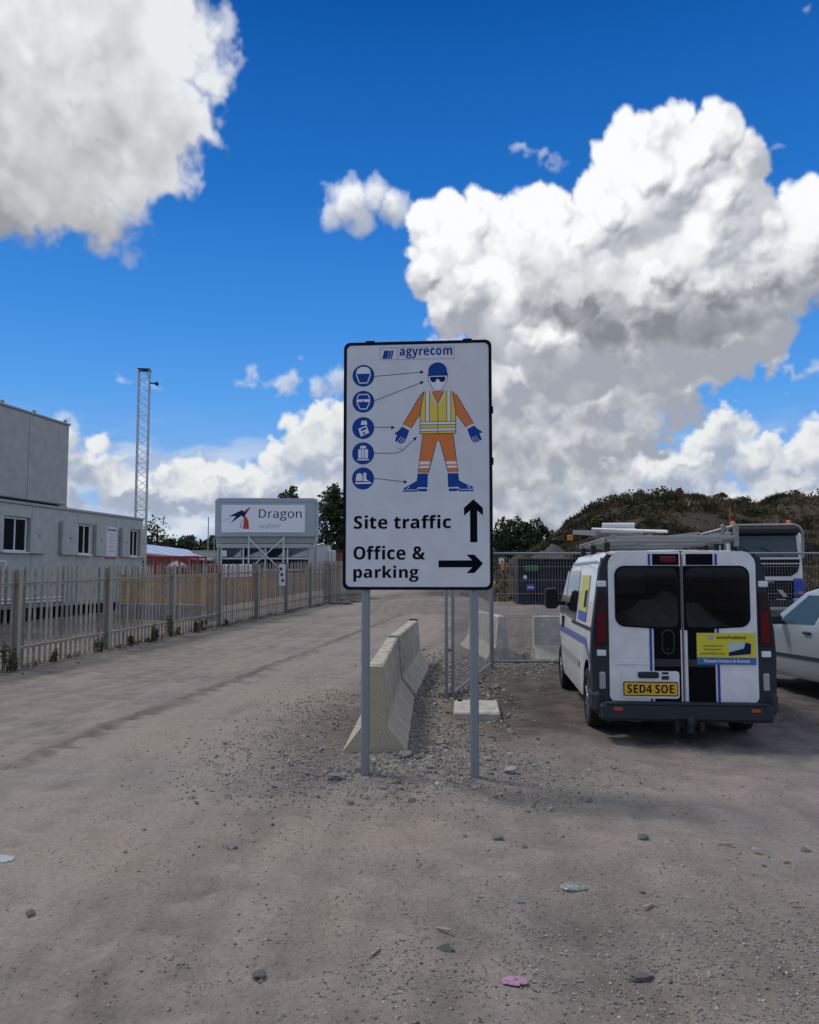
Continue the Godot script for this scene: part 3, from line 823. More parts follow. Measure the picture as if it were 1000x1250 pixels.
func build_sign() -> void:
	var t := thing("site_sign", "tall white site sign showing a figure in work gear, on two grey posts", "sign", Vector3(.066, 0, -6.78), deg_to_rad(-5))
	var posts := [[-.435, 1.75], [.462, 1.75]]
	for q in posts:
		var mb := MB.new(true).tube(Vector3(q[0], -.3, -.045), Vector3(q[0], 3.55, -.045), .036, 20)
		part("post", mb, M.galv, t)
	for y in [1.75, 2.55, 3.4]:
		for q in posts:
			var cl := MB.new(true)
			cl.tube(Vector3(q[0], y - .02, -.045), Vector3(q[0], y + .02, -.045), .041, 16)
			cl.smooth(false).box(Vector3(q[0], y, -.004), Vector3(.11, .04, .01))
			part("clamp", cl, M.galv, t)
	var cy := 1.545 + 1.0412
	var W := 1.243; var H := 2.083
	var bd := MB.new()
	bd.prism(rounded(W, H, .055, 8), -.002, .012)
	var panel := part("panel", bd, M.black_frame, t, Vector3(0, cy, 0))
	var rim := MB.new()
	rim.ring(rounded(W, H, .055, 8), rounded(W - .05, H - .05, .042, 8), .008, .019)
	part("frame", rim, M.black_frame, panel)
	var wh := MB.new(); wh.prism(rounded(W - .048, H - .048, .042, 8), .011, .0155)
	part("white_face", wh, M.sign_white, panel)
	for cx in [-.4, .42]:
		part("top_clip", MB.new().box(Vector3(cx, H / 2 + .006, .004), Vector3(.075, .014, .03), Basis.IDENTITY, .003), M.black_frame, panel)
	for q in [[.62, .45], [.62, .02]]:
		part("top_clip", MB.new().box(Vector3(q[0] + .005, q[1], .0), Vector3(.014, .06, .02), Basis.IDENTITY, .003), M.black_frame, panel)
	print_z = .0155
	# company plate
	var lg := ink("logo_outline", [line_poly(Vector2(462.7, 424), Vector2(554.2, 424), .7), line_poly(Vector2(462.7, 439), Vector2(554.2, 439), .7), line_poly(Vector2(463, 424.4), Vector2(463, 438.6), .7), line_poly(Vector2(553.9, 424.4), Vector2(553.9, 438.6), .7), line_poly(Vector2(484.7, 424.4), Vector2(484.7, 438.6), .6)], M.ink_grey, panel, 1)
	lg.name = "logo_outline"
	ink("logo_mark", [zz([310, 125, 338, 125, 326, 172, 298, 172], 400), zz([341, 125, 352, 125, 340, 172, 329, 172], 400), zz([355, 125, 364, 125, 352, 172, 344, 172], 400)], M.ink_blue, panel, 1)
	pl("lettering", "agyrecom", true, [487.2, 551.6, 425.6, 438.0], M.ink_blue, panel)
	pl("lettering", "Site traffic", true, [431.6, 549.4, 630.2, 646.8], M.ink_black, panel)
	pl("lettering", "Office &", true, [431.4, 518.3, 667.2, 684.2], M.ink_black, panel)
	pl("lettering", "parking", true, [431.3, 510.3, 691.2, 710.6], M.ink_black, panel)
	ink("up_arrow", [zz([801, 235, 853, 282, 853, 325, 822, 297, 822, 470, 783, 470, 783, 297, 750, 325, 750, 282], 560)], M.ink_black, panel, 1)
	ink("side_arrow", [zz([852, 585, 805, 537, 762, 537, 793, 568, 610, 568, 610, 606, 793, 606, 762, 637, 805, 637], 560)], M.ink_black, panel, 1)
	# round symbols and their pointers
	var cyy := [458.3, 490.6, 523.2, 554.5, 585.3]
	for i in 5:
		var c := ink("round_symbol", [disc(13.6 * SK, 40, Vector2((442.5 - 508.8) * SK, (568.5 - cyy[i]) * SK))], M.ink_blue, panel, 1)
		var dy: float = cyy[i]
		var w := []
		var x := 442.5
		match i:
			0:
				w = [[x - 9, dy - 2.5, x - 8, dy - 8, x - 3.5, dy - 11, x + 3.5, dy - 11, x + 8, dy - 8, x + 9, dy - 2.5], line_poly(Vector2(x - 9, dy - 2), Vector2(x - 5, dy + 9), 1.2), line_poly(Vector2(x + 9, dy - 2), Vector2(x + 5, dy + 9), 1.2), line_poly(Vector2(x - 5.4, dy + 9), Vector2(x + 5.4, dy + 9), 1.2)]
			1:
				w = [line_poly(Vector2(x - 8, dy - 4), Vector2(x - 5.5, dy - 9), 1.2), line_poly(Vector2(x + 8, dy - 4), Vector2(x + 5.5, dy - 9), 1.2), line_poly(Vector2(x - 6, dy - 9), Vector2(x + 6, dy - 9), 1.2), [x - 8.5, dy - 3, x + 8.5, dy - 3, x + 8.5, dy + .5, x + 2, dy + .5, x, dy - 1, x - 2, dy + .5, x - 8.5, dy + .5],
					line_poly(Vector2(x - 8, dy + 1), Vector2(x - 4, dy + 9), 1.2), line_poly(Vector2(x + 8, dy + 1), Vector2(x + 4, dy + 9), 1.2), line_poly(Vector2(x - 4.3, dy + 9), Vector2(x + 4.3, dy + 9), 1.2)]
			2:
				w = [[x - 2, dy - 9, x + 4, dy - 9, x + 5, dy - 4, x - 3, dy - 4], [x - 6, dy + 1, x + 4, dy - 3, x + 7.5, dy + 6, x - 3, dy + 10.5]]
			3:
				w = [[x - 3, dy - 9.5, x + 3, dy - 9.5, x + 4, dy - 6, x - 4, dy - 6], [x - 6, dy - 5, x - 2, dy - 5, x - 2, dy + 6, x - 6, dy + 6], [x + 2, dy - 5, x + 6, dy - 5, x + 6, dy + 6, x + 2, dy + 6], [x - 1.3, dy - 5, x + 1.3, dy - 5, x + 1.3, dy + 6, x - 1.3, dy + 6], [x - 7, dy + 7, x + 7, dy + 7, x + 7, dy + 8.6, x - 7, dy + 8.6]]
			4:
				w = [[x - 8, dy - 5, x - 4, dy - 7, x - .5, dy - 4, x - .5, dy + 3, x - 9, dy + 3], [x + .6, dy - 7, x + 4, dy - 7, x + 4, dy + 1, x + 8, dy + 3.4, x + .6, dy + 3.4], [x - 9.5, dy + 4.5, x + 10, dy + 4.5, x + 10, dy + 6.6, x - 9.5, dy + 6.6]]
		ink("symbol_outline", w, M.ink_white, c, 2)
		if i == 2:
			ink("symbol_detail", [[x - 3, dy + 1.5, x + 3, dy - 1, x + 4, dy + 1.4, x - 2, dy + 4], [x - 1, dy + 6, x + 2, dy + 4.8, x + 2.6, dy + 6.6, x - .4, dy + 7.8]], M.ink_blue, c, 3)
	var ar := [[255, 270, 516, 251, 530, 250], [255, 408, 516, 311, 530, 306], [255, 556, 354, 559, 368, 560], [255, 842, 424, 863, 437, 866]]
	for a in ar:
		var p := Vector2(a[0], a[1]); var q := Vector2(a[2], a[3]); var e := Vector2(a[4], a[5])
		var n := (e - p).normalized(); var s := n.orthogonal()
		var h := q + s * 11.0; var g := q - s * 11.0
		ink("pointer", [zz(line_poly(p, q, 3.4), 400), zz([e.x + n.x * 3, e.y + n.y * 3, h.x - n.x * 4, h.y - n.y * 4, g.x - n.x * 4, g.y - n.y * 4], 400)], M.ink_navy, panel, 1)
	ink("pointer", [zz(line_poly(Vector2(255, 702), Vector2(380, 703), 3.2), 400), zz(line_poly(Vector2(380, 703), Vector2(412, 690), 3.2), 400), zz(line_poly(Vector2(412, 690), Vector2(480, 626), 3.2), 400), zz(line_poly(Vector2(390, 676), Vector2(418, 685), 2.4), 400), zz([492, 612, 470, 622, 484, 636], 400)], M.ink_navy, panel, 1)
	# the figure in work gear
	var fig := ink("figure_clothes", [zz([530, 364, 510, 384, 413, 548, 457, 570, 516, 478], 400), zz([690, 362, 712, 380, 806, 547, 766, 568, 705, 478], 400), zz([526, 597, 692, 597, 719, 812, 664, 812, 620, 642, 601, 642, 556, 815, 499, 812], 400), zz([574, 360, 645, 360, 609, 436], 400)], M.ink_orange, panel, 1)
	ink("figure_lines", [zz(line_poly(Vector2(530, 364), Vector2(510, 384), 3), 400), zz(line_poly(Vector2(510, 384), Vector2(413, 548), 3), 400), zz(line_poly(Vector2(457, 570), Vector2(516, 478), 3), 400), zz(line_poly(Vector2(712, 380), Vector2(806, 547), 3), 400), zz(line_poly(Vector2(766, 568), Vector2(705, 478), 3), 400),
		zz(line_poly(Vector2(526, 597), Vector2(499, 812), 3), 400), zz(line_poly(Vector2(692, 597), Vector2(719, 812), 3), 400), zz(line_poly(Vector2(556, 815), Vector2(601, 642), 3), 400), zz(line_poly(Vector2(664, 812), Vector2(620, 642), 3), 400)], M.ink_navy, fig, 2)
	var vest := ink("figure_vest", [zz([533, 361, 570, 355, 609, 436, 650, 355, 690, 362, 707, 472, 707, 597, 510, 597, 512, 472], 400)], M.ink_yellow, panel, 2)
	ink("reflective_stripe", [zz([541, 361, 561, 358, 561, 530, 541, 530], 400), zz([659, 358, 679, 361, 679, 530, 659, 530], 400), zz([511, 531, 707, 531, 707, 547, 511, 547], 400), zz([511, 567, 707, 567, 707, 583, 511, 583], 400), zz(line_poly(Vector2(568, 357), Vector2(609, 440), 7), 400), zz(line_poly(Vector2(652, 357), Vector2(609, 440), 7), 400)], M.ink_white, vest, 3)
	var vl := []
	for l in [[533, 361, 512, 472], [512, 472, 510, 597], [690, 362, 707, 472], [707, 472, 707, 597], [510, 597, 707, 597], [609, 436, 609, 597], [541, 361, 541, 530], [561, 358, 561, 530], [659, 358, 659, 530], [679, 361, 679, 530], [511, 531, 707, 531], [511, 547, 707, 547], [511, 567, 707, 567], [511, 583, 707, 583], [574, 358, 609, 434], [646, 358, 609, 434]]:
		vl.append(zz(line_poly(Vector2(l[0], l[1]), Vector2(l[2], l[3]), 2.6), 400))
	ink("vest_seam", vl, M.ink_navy, vest, 4)
	ink("reflective_stripe", [zz([509, 752, 566, 752, 563, 768, 506, 768], 400), zz([504, 776, 562, 776, 559, 788, 502, 788], 400), zz([652, 752, 711, 752, 713, 768, 656, 768], 400), zz([657, 776, 714, 776, 716, 788, 660, 788], 400), zz(line_poly(Vector2(413, 546), Vector2(459, 569), 6), 400), zz(line_poly(Vector2(764, 567), Vector2(807, 547), 6), 400)], M.ink_white, fig, 2)
	ink("figure_glove", [zz([410, 555, 450, 577, 440, 610, 428, 632, 421, 648, 414, 645, 405, 652, 398, 647, 388, 646, 384, 638, 370, 638, 375, 620, 383, 600, 368, 599, 372, 590, 390, 578], 400)], M.ink_blue, panel, 1)
	ink("figure_glove", [zz([808, 555, 770, 575, 782, 610, 792, 632, 799, 648, 806, 645, 815, 652, 822, 647, 832, 646, 836, 638, 850, 638, 845, 620, 836, 598, 852, 597, 848, 587, 828, 575], 400)], M.ink_blue, panel, 1)
	ink("glove_finger_line", [zz(line_poly(Vector2(404, 612), Vector2(384, 642), 2.6), 400), zz(line_poly(Vector2(414, 616), Vector2(398, 648), 2.6), 400), zz(line_poly(Vector2(424, 620), Vector2(412, 648), 2.6), 400), zz(line_poly(Vector2(815, 612), Vector2(836, 640), 2.6), 400), zz(line_poly(Vector2(806, 616), Vector2(822, 648), 2.6), 400), zz(line_poly(Vector2(797, 620), Vector2(807, 648), 2.6), 400)], M.ink_white, panel, 2)
	ink("figure_boot", [zz([496, 818, 553, 818, 551, 895, 500, 893, 489, 906, 418, 906, 421, 897, 450, 882, 491, 858], 400), zz([413, 910, 489, 910, 500, 902, 549, 902, 548, 917, 503, 917, 503, 910, 492, 918, 413, 918], 400)], M.ink_blue, panel, 1)
	ink("figure_boot", [zz([661, 818, 720, 818, 724, 858, 770, 882, 798, 893, 802, 905, 730, 906, 719, 893, 664, 895], 400), zz([803, 910, 730, 910, 719, 902, 668, 902, 668, 917, 712, 917, 712, 910, 727, 918, 803, 918], 400)], M.ink_blue, panel, 1)
	ink("boot_line", [zz(line_poly(Vector2(450, 890), Vector2(438, 903), 4), 400), zz(line_poly(Vector2(770, 888), Vector2(786, 903), 4), 400)], M.ink_white, panel, 2)
	var fo := zz([557, 272, 553, 285, 558, 304, 570, 322, 577, 342, 592, 357, 608, 361, 627, 357, 641, 342, 648, 322, 661, 304, 666, 285, 662, 272], 400)
	ink("figure_face_outline", [fo], M.ink_navy, panel, 1)
	var fi := []
	for i in range(0, fo.size(), 2):
		fi.append_array([lerpf(fo[i], 534.0, .06), lerpf(fo[i + 1], 468.5, .06)])
	ink("figure_face", [fi], M.ink_white, panel, 2)
	ink("figure_glasses", [zz([565, 279, 652, 279, 650, 298, 640, 309, 624, 309, 614, 292, 603, 292, 594, 309, 577, 309, 568, 298], 400)], M.ink_navy, panel, 3)
	var he := [552, 272, 553, 263, 558, 262]
	for i in 11:
		var a := PI - PI * i / 10.0
		he.append_array([608 + 52 * cos(a), 246 - 48 * sin(a) if sin(a) > .05 else 246.0])
	he.append_array([662, 262, 667, 263, 667, 272])
	ink("figure_helmet", [zz(he, 400)], M.ink_blue, panel, 3)
	ink("helmet_brim_line", [zz(line_poly(Vector2(558, 262), Vector2(661, 262), 2.4), 400)], M.ink_navy, panel, 4)

# ---------------------------------------------------------------- concrete blocks and mesh fence
func block_mesh(len_: float, seed_: int) -> ArrayMesh:
	var prof := [Vector2(.30, -.05), Vector2(.30, .03), Vector2(.115, .27), Vector2(.075, .80), Vector2(.06, .815), Vector2(-.06, .815), Vector2(-.075, .80), Vector2(-.115, .27), Vector2(-.30, .03), Vector2(-.30, -.05)]
	var n := FastNoiseLite.new(); n.seed = seed_; n.frequency = 2.0; n.fractal_octaves = 3
	var mb := MB.new()
	var S := 24
	for k in S:
		for i in prof.size():
			var a: Vector2 = prof[i]; var b: Vector2 = prof[(i + 1) % prof.size()]
			var p := []
			for e in [[a, k], [b, k], [b, k + 1], [a, k + 1]]:
				var z: float = -len_ * e[1] / S
				var w := Vector3(e[0].x, e[0].y, z)
				if e[1] == 0: w.z -= .012; w *= Vector3(.985, .995, 1)
				w += Vector3(n.get_noise_3dv(w), n.get_noise_3dv(w + Vector3(9, 0, 0)), 0) * .0025
				p.append(w)
			var o := Vector3((b - a).y, -(b - a).x, 0)
			mb.quad(p[0], p[1], p[2], p[3], o)
	var tri := Geometry2D.triangulate_polygon(PackedVector2Array(prof))
	for i in range(0, tri.size(), 3):
		for z in [-len_]:
			mb.tri(Vector3(prof[tri[i]].x, prof[tri[i]].y, z), Vector3(prof[tri[i + 1]].x, prof[tri[i + 1]].y, z), Vector3(prof[tri[i + 2]].x, prof[tri[i + 2]].y, z), Vector3(0, 0, signf(z + .1)))
	return mb.done()

func block_end(m: Material, t: Node3D) -> void:
	var prof := PackedVector2Array([Vector2(.296, -.05), Vector2(.296, .03), Vector2(.112, .27), Vector2(.074, .795), Vector2(.06, .81), Vector2(-.06, .81), Vector2(-.074, .795), Vector2(-.112, .27), Vector2(-.296, .03), Vector2(-.296, -.05)])
	part("end_face", MB.new().prism(prof, -.05, -.010), m, t)

func build_blocks() -> void:
	var a := thing("concrete_block", "long concrete safety block whose yellowish end stands behind the sign post", "barrier", Vector3(-.325, 0, -7.74), deg_to_rad(-1.5))
	part("body", block_mesh(3.45, 4), M.concrete, a)
	block_end(M.concrete_end, a)
	part("lifting_slot", MB.new().box(Vector3(0, .812, -.25), Vector3(.09, .012, .16)), M.concrete_pale, a)
	a = thing("concrete_block", "second concrete safety block in line, beyond the one behind the sign post", "barrier", Vector3(-.215, .02, -11.27), deg_to_rad(-4.5))
	part("body", block_mesh(3.8, 9), M.concrete, a)
	block_end(M.concrete, a)
	part("lifting_hook", MB.new().box(Vector3(0, .825, -3.65), Vector3(.14, .03, .1)), M.steel_dark, a)
	a = thing("concrete_block", "pale concrete block seen end-on just behind the mesh fence", "barrier", Vector3(1.74, .06, -15.5), deg_to_rad(6))
	part("body", block_mesh(3.0, 14), M.concrete_pale, a)
	block_end(M.concrete_pale, a)
	a = thing("concrete_block", "pale concrete block standing broadside behind mesh fence, half hidden by the van", "barrier", Vector3(5.55, .06, -15.75), deg_to_rad(91))
	part("body", block_mesh(3.2, 19), M.concrete_pale, a)
	block_end(M.concrete_pale, a)

func mesh_panel(t: Node3D, w: float, h := 1.98) -> void:
	# a panel in its own plane: x along, from 0 to w; y from .12
	var r := .021; var y0 := .12; var y1 := y0 + h - .09
	for x in [0.0, w]:
		part("upright", MB.new(true).tube(Vector3(x, .0, 0), Vector3(x, y1 + .05, 0), r, 10), M.galv, t)
	for y in [y0, y1]:
		part("rail", MB.new(true).tube(Vector3(0, y, 0), Vector3(w, y, 0), r, 10), M.galv, t)
	var mb := MB.new()
	var n := int(w / .05)
	for i in range(1, n):
		mb.tube(Vector3(w * i / n, y0, .0), Vector3(w * i / n, y1, .0), .0021, 3, -1.0, false)
	for i in range(1, 8):
		mb.tube(Vector3(0, y0 + (y1 - y0) * i / 8.0, .004), Vector3(w, y0 + (y1 - y0) * i / 8.0, .004), .0021, 3, -1.0, false)
	stuff(part("wire_mesh", mb, M.wire, t))

func fence_foot(at: Vector3, turn: float, label: String) -> void:
	var t := thing("fence_foot", label, "fence foot", at, turn, "feet of the mesh fence")
	part("slab", MB.new().box(Vector3(0, .03, 0), Vector3(.54, .12, .95), Basis.IDENTITY, .018), M.concrete_pale, t)
	part("rim", MB.new().box(Vector3(.24, .092, 0), Vector3(.03, .014, .9), Basis.IDENTITY, .004), M.concrete_pale, t)
	part("socket", MB.new(true).tube(Vector3(-.2, .08, -.36), Vector3(-.2, .11, -.36), .03, 10), M.steel_dark, t)

func build_mesh_fence() -> void:
	var g := G(-14.5)
	var p := [Vector3(.57, 0, -10.85), Vector3(1.42, g, -14.45)]
	var d: Vector3 = p[1] - p[0]
	var t := thing("mesh_fence_panel", "temporary mesh fence panel running away from its concrete foot behind the sign post", "fence panel", p[0], atan2(-d.z, d.x), "temporary mesh fence panels")
	mesh_panel(t, d.length())
	part("corner_clip", MB.new().box(Vector3(.0, 1.72, .03), Vector3(.06, .06, .09), Basis.IDENTITY, .01), M.galv, t)
	part("second_upright", MB.new(true).tube(Vector3(-.02, .06, -.085), Vector3(-.02, 2.04, -.085), .021, 10), M.galv, t)
	var lb := ["temporary mesh fence panel between the corner and the van's mirror", "temporary mesh fence panel behind the white van", "temporary mesh fence panel between the van and the parked car, before the truck"]
	for i in 3:
		t = thing("mesh_fence_panel", lb[i], "fence panel", Vector3(1.46 + 3.5 * i, g, -14.5), 0, "temporary mesh fence panels")
		mesh_panel(t, 3.44)
	fence_foot(Vector3(.80, .01, -9.95), deg_to_rad(-4), "concrete foot slab under the mesh fence corner, behind the sign post")
	fence_foot(Vector3(4.93, g, -14.5), deg_to_rad(90), "concrete foot slab of the mesh fence hidden behind the van")

# ---------------------------------------------------------------- vehicles
# closed-roof body lofted along z; each station: z, bottom, top, half width, half width under the roof, waist height
func loft_point(s: Array, i: int) -> Vector3:
	var f := [0.0, .12, .3, .46, .58, .7, .8, .88, .94, .975, .993, 1.0]
	var k := [.97, 1.0, 1.0, 1.0, 1.0, 1.0, 1.0, 1.0, .985, .94, .82, 0.0]
	var y: float = lerpf(s[1], s[2], f[i])
	var w: float = s[3]
	if y > s[5]: w = lerpf(s[3], s[4], clampf((y - s[5]) / maxf(.05, s[6] - s[5]), 0, 1))
	return Vector3(w * k[i], y, s[0])

func loft(stations: Array, close_front := true) -> ArrayMesh:
	var mb := MB.new(true)
	for j in stations.size() - 1:
		for sd in [1.0, -1.0]:
			for i in 11:
				var m := Vector3(sd, 1, 1)
				var a := loft_point(stations[j], i) * m; var b := loft_point(stations[j], i + 1) * m
				var c := loft_point(stations[j + 1], i + 1) * m; var d := loft_point(stations[j + 1], i) * m
				mb.quad(a, b, c, d, (b - a).cross(d - a) * (1.0 if (b - a).cross(d - a).dot((a + c) * .5 - Vector3(0, .6, a.z)) > 0 else -1.0))
	if close_front:
		mb.smooth(false)
		var s: Array = stations[-1]
		for sd in [1.0, -1.0]:
			for i in 11:
				var m := Vector3(sd, 1, 1)
				mb.tri(loft_point(s, i) * m, loft_point(s, i + 1) * m, Vector3(0, s[1], s[0]), Vector3(0, 0, -1))
	return mb.done()

# a flat piece following the body's side; poly holds (z, y); side -1 left
func side_patch(mb: MB, poly: Array, side: float, wfun: Array, off := .006) -> MB:
	var pts := pv(poly)
	var idx := Geometry2D.triangulate_polygon(pts)
	for i in range(0, idx.size(), 3):
		var p := []
		for k in 3:
			var v := pts[idx[i + k]]
			var w: float = wfun[0] if v.y < wfun[2] else lerpf(wfun[0], wfun[1], clampf((v.y - wfun[2]) / (wfun[3] - wfun[2]), 0, 1))
			p.append(Vector3(side * (w + off), v.y, v.x))
		mb.tri(p[0], p[1], p[2], Vector3(side, .2, 0))
	return mb

func wheel(t: Node3D, at: Vector3, r: float, w: float, side: float, rim_m: Material, spokes := 6) -> void:
	var o := Node3D.new(); o.name = "wheel"; t.add_child(o, true); o.position = at
	var B := Transform3D(Basis(Vector3(0, 0, 1), -side * PI / 2), Vector3.ZERO)   # lathe axis y becomes the outward side
	var tr := MB.new(true)
	tr.lathe([Vector2(r * .64, -w / 2), Vector2(r * .9, -w / 2), Vector2(r * .985, -w * .42), Vector2(r, -w * .25), Vector2(r, w * .25), Vector2(r * .985, w * .42), Vector2(r * .9, w / 2), Vector2(r * .66, w * .5), Vector2(r * .64, w * .3)], 36, B)
	part("tyre", tr, M.rubber, o)
	var rm := MB.new(true)
	rm.lathe([Vector2(r * .64, w * .5), Vector2(r * .60, w * .48), Vector2(r * .56, w * .2), Vector2(0, w * .16)], 30, B)
	part("rim", rm, M.steel_dark, o)
	for k in spokes:
		var a := TAU * k / spokes
		var sp := MB.new()
		var d := B.basis * Vector3(cos(a), 0, sin(a)); var n := B.basis * Vector3.UP
		sp.box(d * r * .34 + n * w * .40, Vector3(r * .52, w * .12, r * .13), Basis(d, n, d.cross(n)), .006)
		part("spoke", sp, rim_m, o)
	part("hub_cap", MB.new(true).lathe([Vector2(r * .16, w * .36), Vector2(r * .15, w * .49), Vector2(0, w * .5)], 16, B), rim_m, o)

func build_van() -> void:
	var t := thing("parked_van", "white works van with black and blue stripes, ladders on its roof, parked tail out", "van", Vector3(2.80, 0, -9.06), deg_to_rad(-5.2))
	t.scale = Vector3(.94, 1, 1)
	var st := []
	var zs := [.80, .7, .6]
	for i in 17: zs.append(.44 - .055 * i)
	for z in [-.6, -.9, -1.2, -1.5, -1.8, -2.1, -2.35, -2.55]: zs.append(z)
	for i in 17: zs.append(-2.66 - .055 * i)
	for z in [-3.65, -3.78, -3.86, -3.9]: zs.append(z)
	for z in zs:
		var yb := .28
		for zc: float in [0.0, -3.1]:
			var q: float = .41 * .41 - (z - zc) * (z - zc)
			if q > 0: yb = maxf(yb, .325 + sqrt(q))
		var yt := 1.905
		if z < .6: yt = 1.93
		if z < -1.9: yt = lerpf(1.93, 1.86, clampf((-1.9 - z) / .35, 0, 1))
		if z < -2.25: yt = lerpf(1.86, 1.2, clampf((-2.25 - z) / 1.0, 0, 1))
		if z < -3.25: yt = lerpf(1.2, .98, clampf((-3.25 - z) / .5, 0, 1))
		if z < -3.75: yt = lerpf(.98, .78, clampf((-3.75 - z) / .15, 0, 1))
		var ww := .925
		if z < -3.0: ww = lerpf(.925, .78, clampf((-3.0 - z) / .9, 0, 1))
		yb = minf(yb, yt - .12)
		st.append([z, yb, yt, ww, ww - .115, 1.02, 1.86])
	part("body", loft(st), M.white_paint, t)
	part("floor_pan", MB.new().box(Vector3(0, .40, -1.5), Vector3(1.5, .12, 4.5)), M.steel_dark, t)
	for z in [0.0, -3.1]:
		part("wheel_arch", MB.new().box(Vector3(0, .62, z), Vector3(1.55, .34, .86)), M.black_film, t)
	wheel(t, Vector3(-.81, .322, 0), .322, .20, -1, M.alloy); wheel(t, Vector3(-.81, .322, -3.1), .322, .20, -1, M.alloy)
	wheel(t, Vector3(.81, .322, 0), .322, .20, 1, M.alloy); wheel(t, Vector3(.81, .322, -3.1), .322, .20, 1, M.alloy)
	var wf := [.925, .81, 1.02, 1.86]
	# rear wall behind the doors' edges
	var Z := .80
	var pil := [[.945, .40, .955, .9, .94, 1.12, .85, 1.74, .815, 1.82, .755, 1.885, .772, .40]]
	for s: float in [-1.0, 1.0]:
		var p := PackedVector2Array()
		for i in range(0, 14, 2): p.append(Vector2(pil[0][i] * s, pil[0][i + 1]))
		var pm := part("rear_pillar", MB.new().prism(p, Z - .13, Z + .012), M.dark_plastic, t)
		var sp := MB.new()
		side_patch(sp, [.81, .3, .81, 1.84, .66, 1.84, .62, 1.1, .55, .75, .46, .62, .44, .3], s, wf, .010)
		part("side_trim", sp, M.dark_plastic, pm)
		var x0 := .785 * s
		# lamps
		var lp := PackedVector2Array([Vector2(.79 * s, .96), Vector2(.915 * s, .96), Vector2(.905 * s, 1.2), Vector2(.868 * s, 1.49), Vector2(.79 * s, 1.49)])
		var lamp := part("tail_lamp", MB.new().prism(lp, Z, Z + .034), M.lamp_smoke, t)
		part("red_lens", MB.new().prism(PackedVector2Array([Vector2(.805 * s, 1.0), Vector2(.895 * s, 1.0), Vector2(.885 * s, 1.22), Vector2(.872 * s, 1.3), Vector2(.805 * s, 1.3)]), Z + .030, Z + .038), M.lamp_red, lamp)
		part("lens_top", MB.new().prism(PackedVector2Array([Vector2(.805 * s, 1.32), Vector2(.87 * s, 1.32), Vector2(.855 * s, 1.47), Vector2(.805 * s, 1.47)]), Z + .030, Z + .038), M.lamp_smoke, lamp)
		for y in [1.575, .885]:
			part("hinge_cover", MB.new().box(Vector3((.838 if y > 1 else .85) * s, y, Z + .02), Vector3(.095, .06, .03), Basis.IDENTITY, .006), M.white_paint, t)
		part("corner_lamp", MB.new().box(Vector3(.845 * s, .61, Z + .018), Vector3(.065, .17, .03), Basis.IDENTITY, .01), M.lamp_clear, t)
		part("side_reflector", MB.new().box(Vector3(.70 * s, .345, .915), Vector3(.09, .032, .012), Basis.IDENTITY, .003), M.lamp_red, t).material_override = mk(Color(.5, .06, .02), {"rough": .25})
		var cor := MB.new().box(Vector3(.90 * s, .40, .66), Vector3(.12, .24, .40), Basis.IDENTITY, .05)
		part("bumper_corner", cor, M.dark_plastic, t)
	# doors: frame round the opening, with a pressed crease
	var dz0 := Z - .02; var dz1 := Z + .018
	for s: float in [-1.0, 1.0]:
		var xa := .008; var xb := .768
		var xm := (xa + xb) / 2 * s
		var outer := rounded(xb - xa, 1.497, [.02, .14, .06, .012] if s < 0 else [.14, .02, .012, .06], 6, Vector2(xm, 1.1535))
		var inner := rounded(.645, .57, .09, 6, Vector2(.364 * s, 1.455))
		for k in inner.size():
			if inner[k].y < 1.455: inner[k].y -= .05 * (1.0 - absf(inner[k].x) / .67)
		var door := part("rear_door", MB.new().ring(outer, inner, dz0, dz1), M.white_paint, t)
		var gl := rounded(.688, .605, [.02, .10, .10, .02] if s < 0 else [.10, .02, .02, .10], 6, Vector2(.357 * s, 1.455))
		for k in gl.size():
			if gl[k].y < 1.455: gl[k].y -= .04 * (1.0 - absf(gl[k].x) / .7)
		var win := part("window", MB.new().ring(gl, inner, dz1 - .004, dz1 + .010), M.black_film, door)
		part("pane", MB.new().prism(inner, dz1 + .002, dz1 + .006), M.pane, door)
		part("crease", MB.new().box(Vector3(.40 * s, .79, dz1 - .004), Vector3(.62, .05, .014), Basis.IDENTITY, .006), M.white_paint, door)
		# stripes
		var bx := [-.30, -.024] if s < 0 else [.05, .33]
		for yy in [[.407, 1.145], [1.765, 1.876]]:
			part("black_stripe", MB.new().box(Vector3((bx[0] + bx[1]) / 2, (yy[0] + yy[1]) / 2, dz1 + .002), Vector3(bx[1] - bx[0], yy[1] - yy[0], .006)), M.black_film, door)
			part("blue_stripe", MB.new().box(Vector3(-.333 if s < 0 else .362, (yy[0] + yy[1]) / 2, dz1 + .002), Vector3(.026, yy[1] - yy[0], .006)), M.blue_film, door)
		# grey crease band across the black
		part("black_stripe", MB.new().box(Vector3((bx[0] + bx[1]) / 2, .79, dz1 + .006), Vector3(bx[1] - bx[0] - .004, .075, .014), Basis.IDENTITY, .006), M.dark_plastic, door)
	part("door_gap", MB.new().box(Vector3(.0, 1.14, dz0 - .01), Vector3(.03, 1.47, .01)), M.shadow_gap, t)
	part("door_seal", MB.new().box(Vector3(.014, 1.14, dz1 + .004), Vector3(.012, 1.46, .008)), M.cabin_dark, t)
	# centre-high lamp, handles, number plate, stickers
	var bl := part("brake_lamp", MB.new().box(Vector3(-.135, 1.82, dz1 + .010), Vector3(.165, .062, .02), Basis.IDENTITY, .008), M.lamp_red, t)
	var oh := part("door_handle", MB.new().ring(rounded(.135, .25, .065, 6, Vector2(-.155, 1.0)), rounded(.11, .22, .054, 6, Vector2(-.155, 1.0)), dz1 + .004, dz1 + .016), M.dark_plastic, t)
	part("handle_cup", MB.new().prism(rounded(.11, .22, .054, 6, Vector2(-.155, 1.0)), dz1, dz1 + .0075), M.black_film, oh)
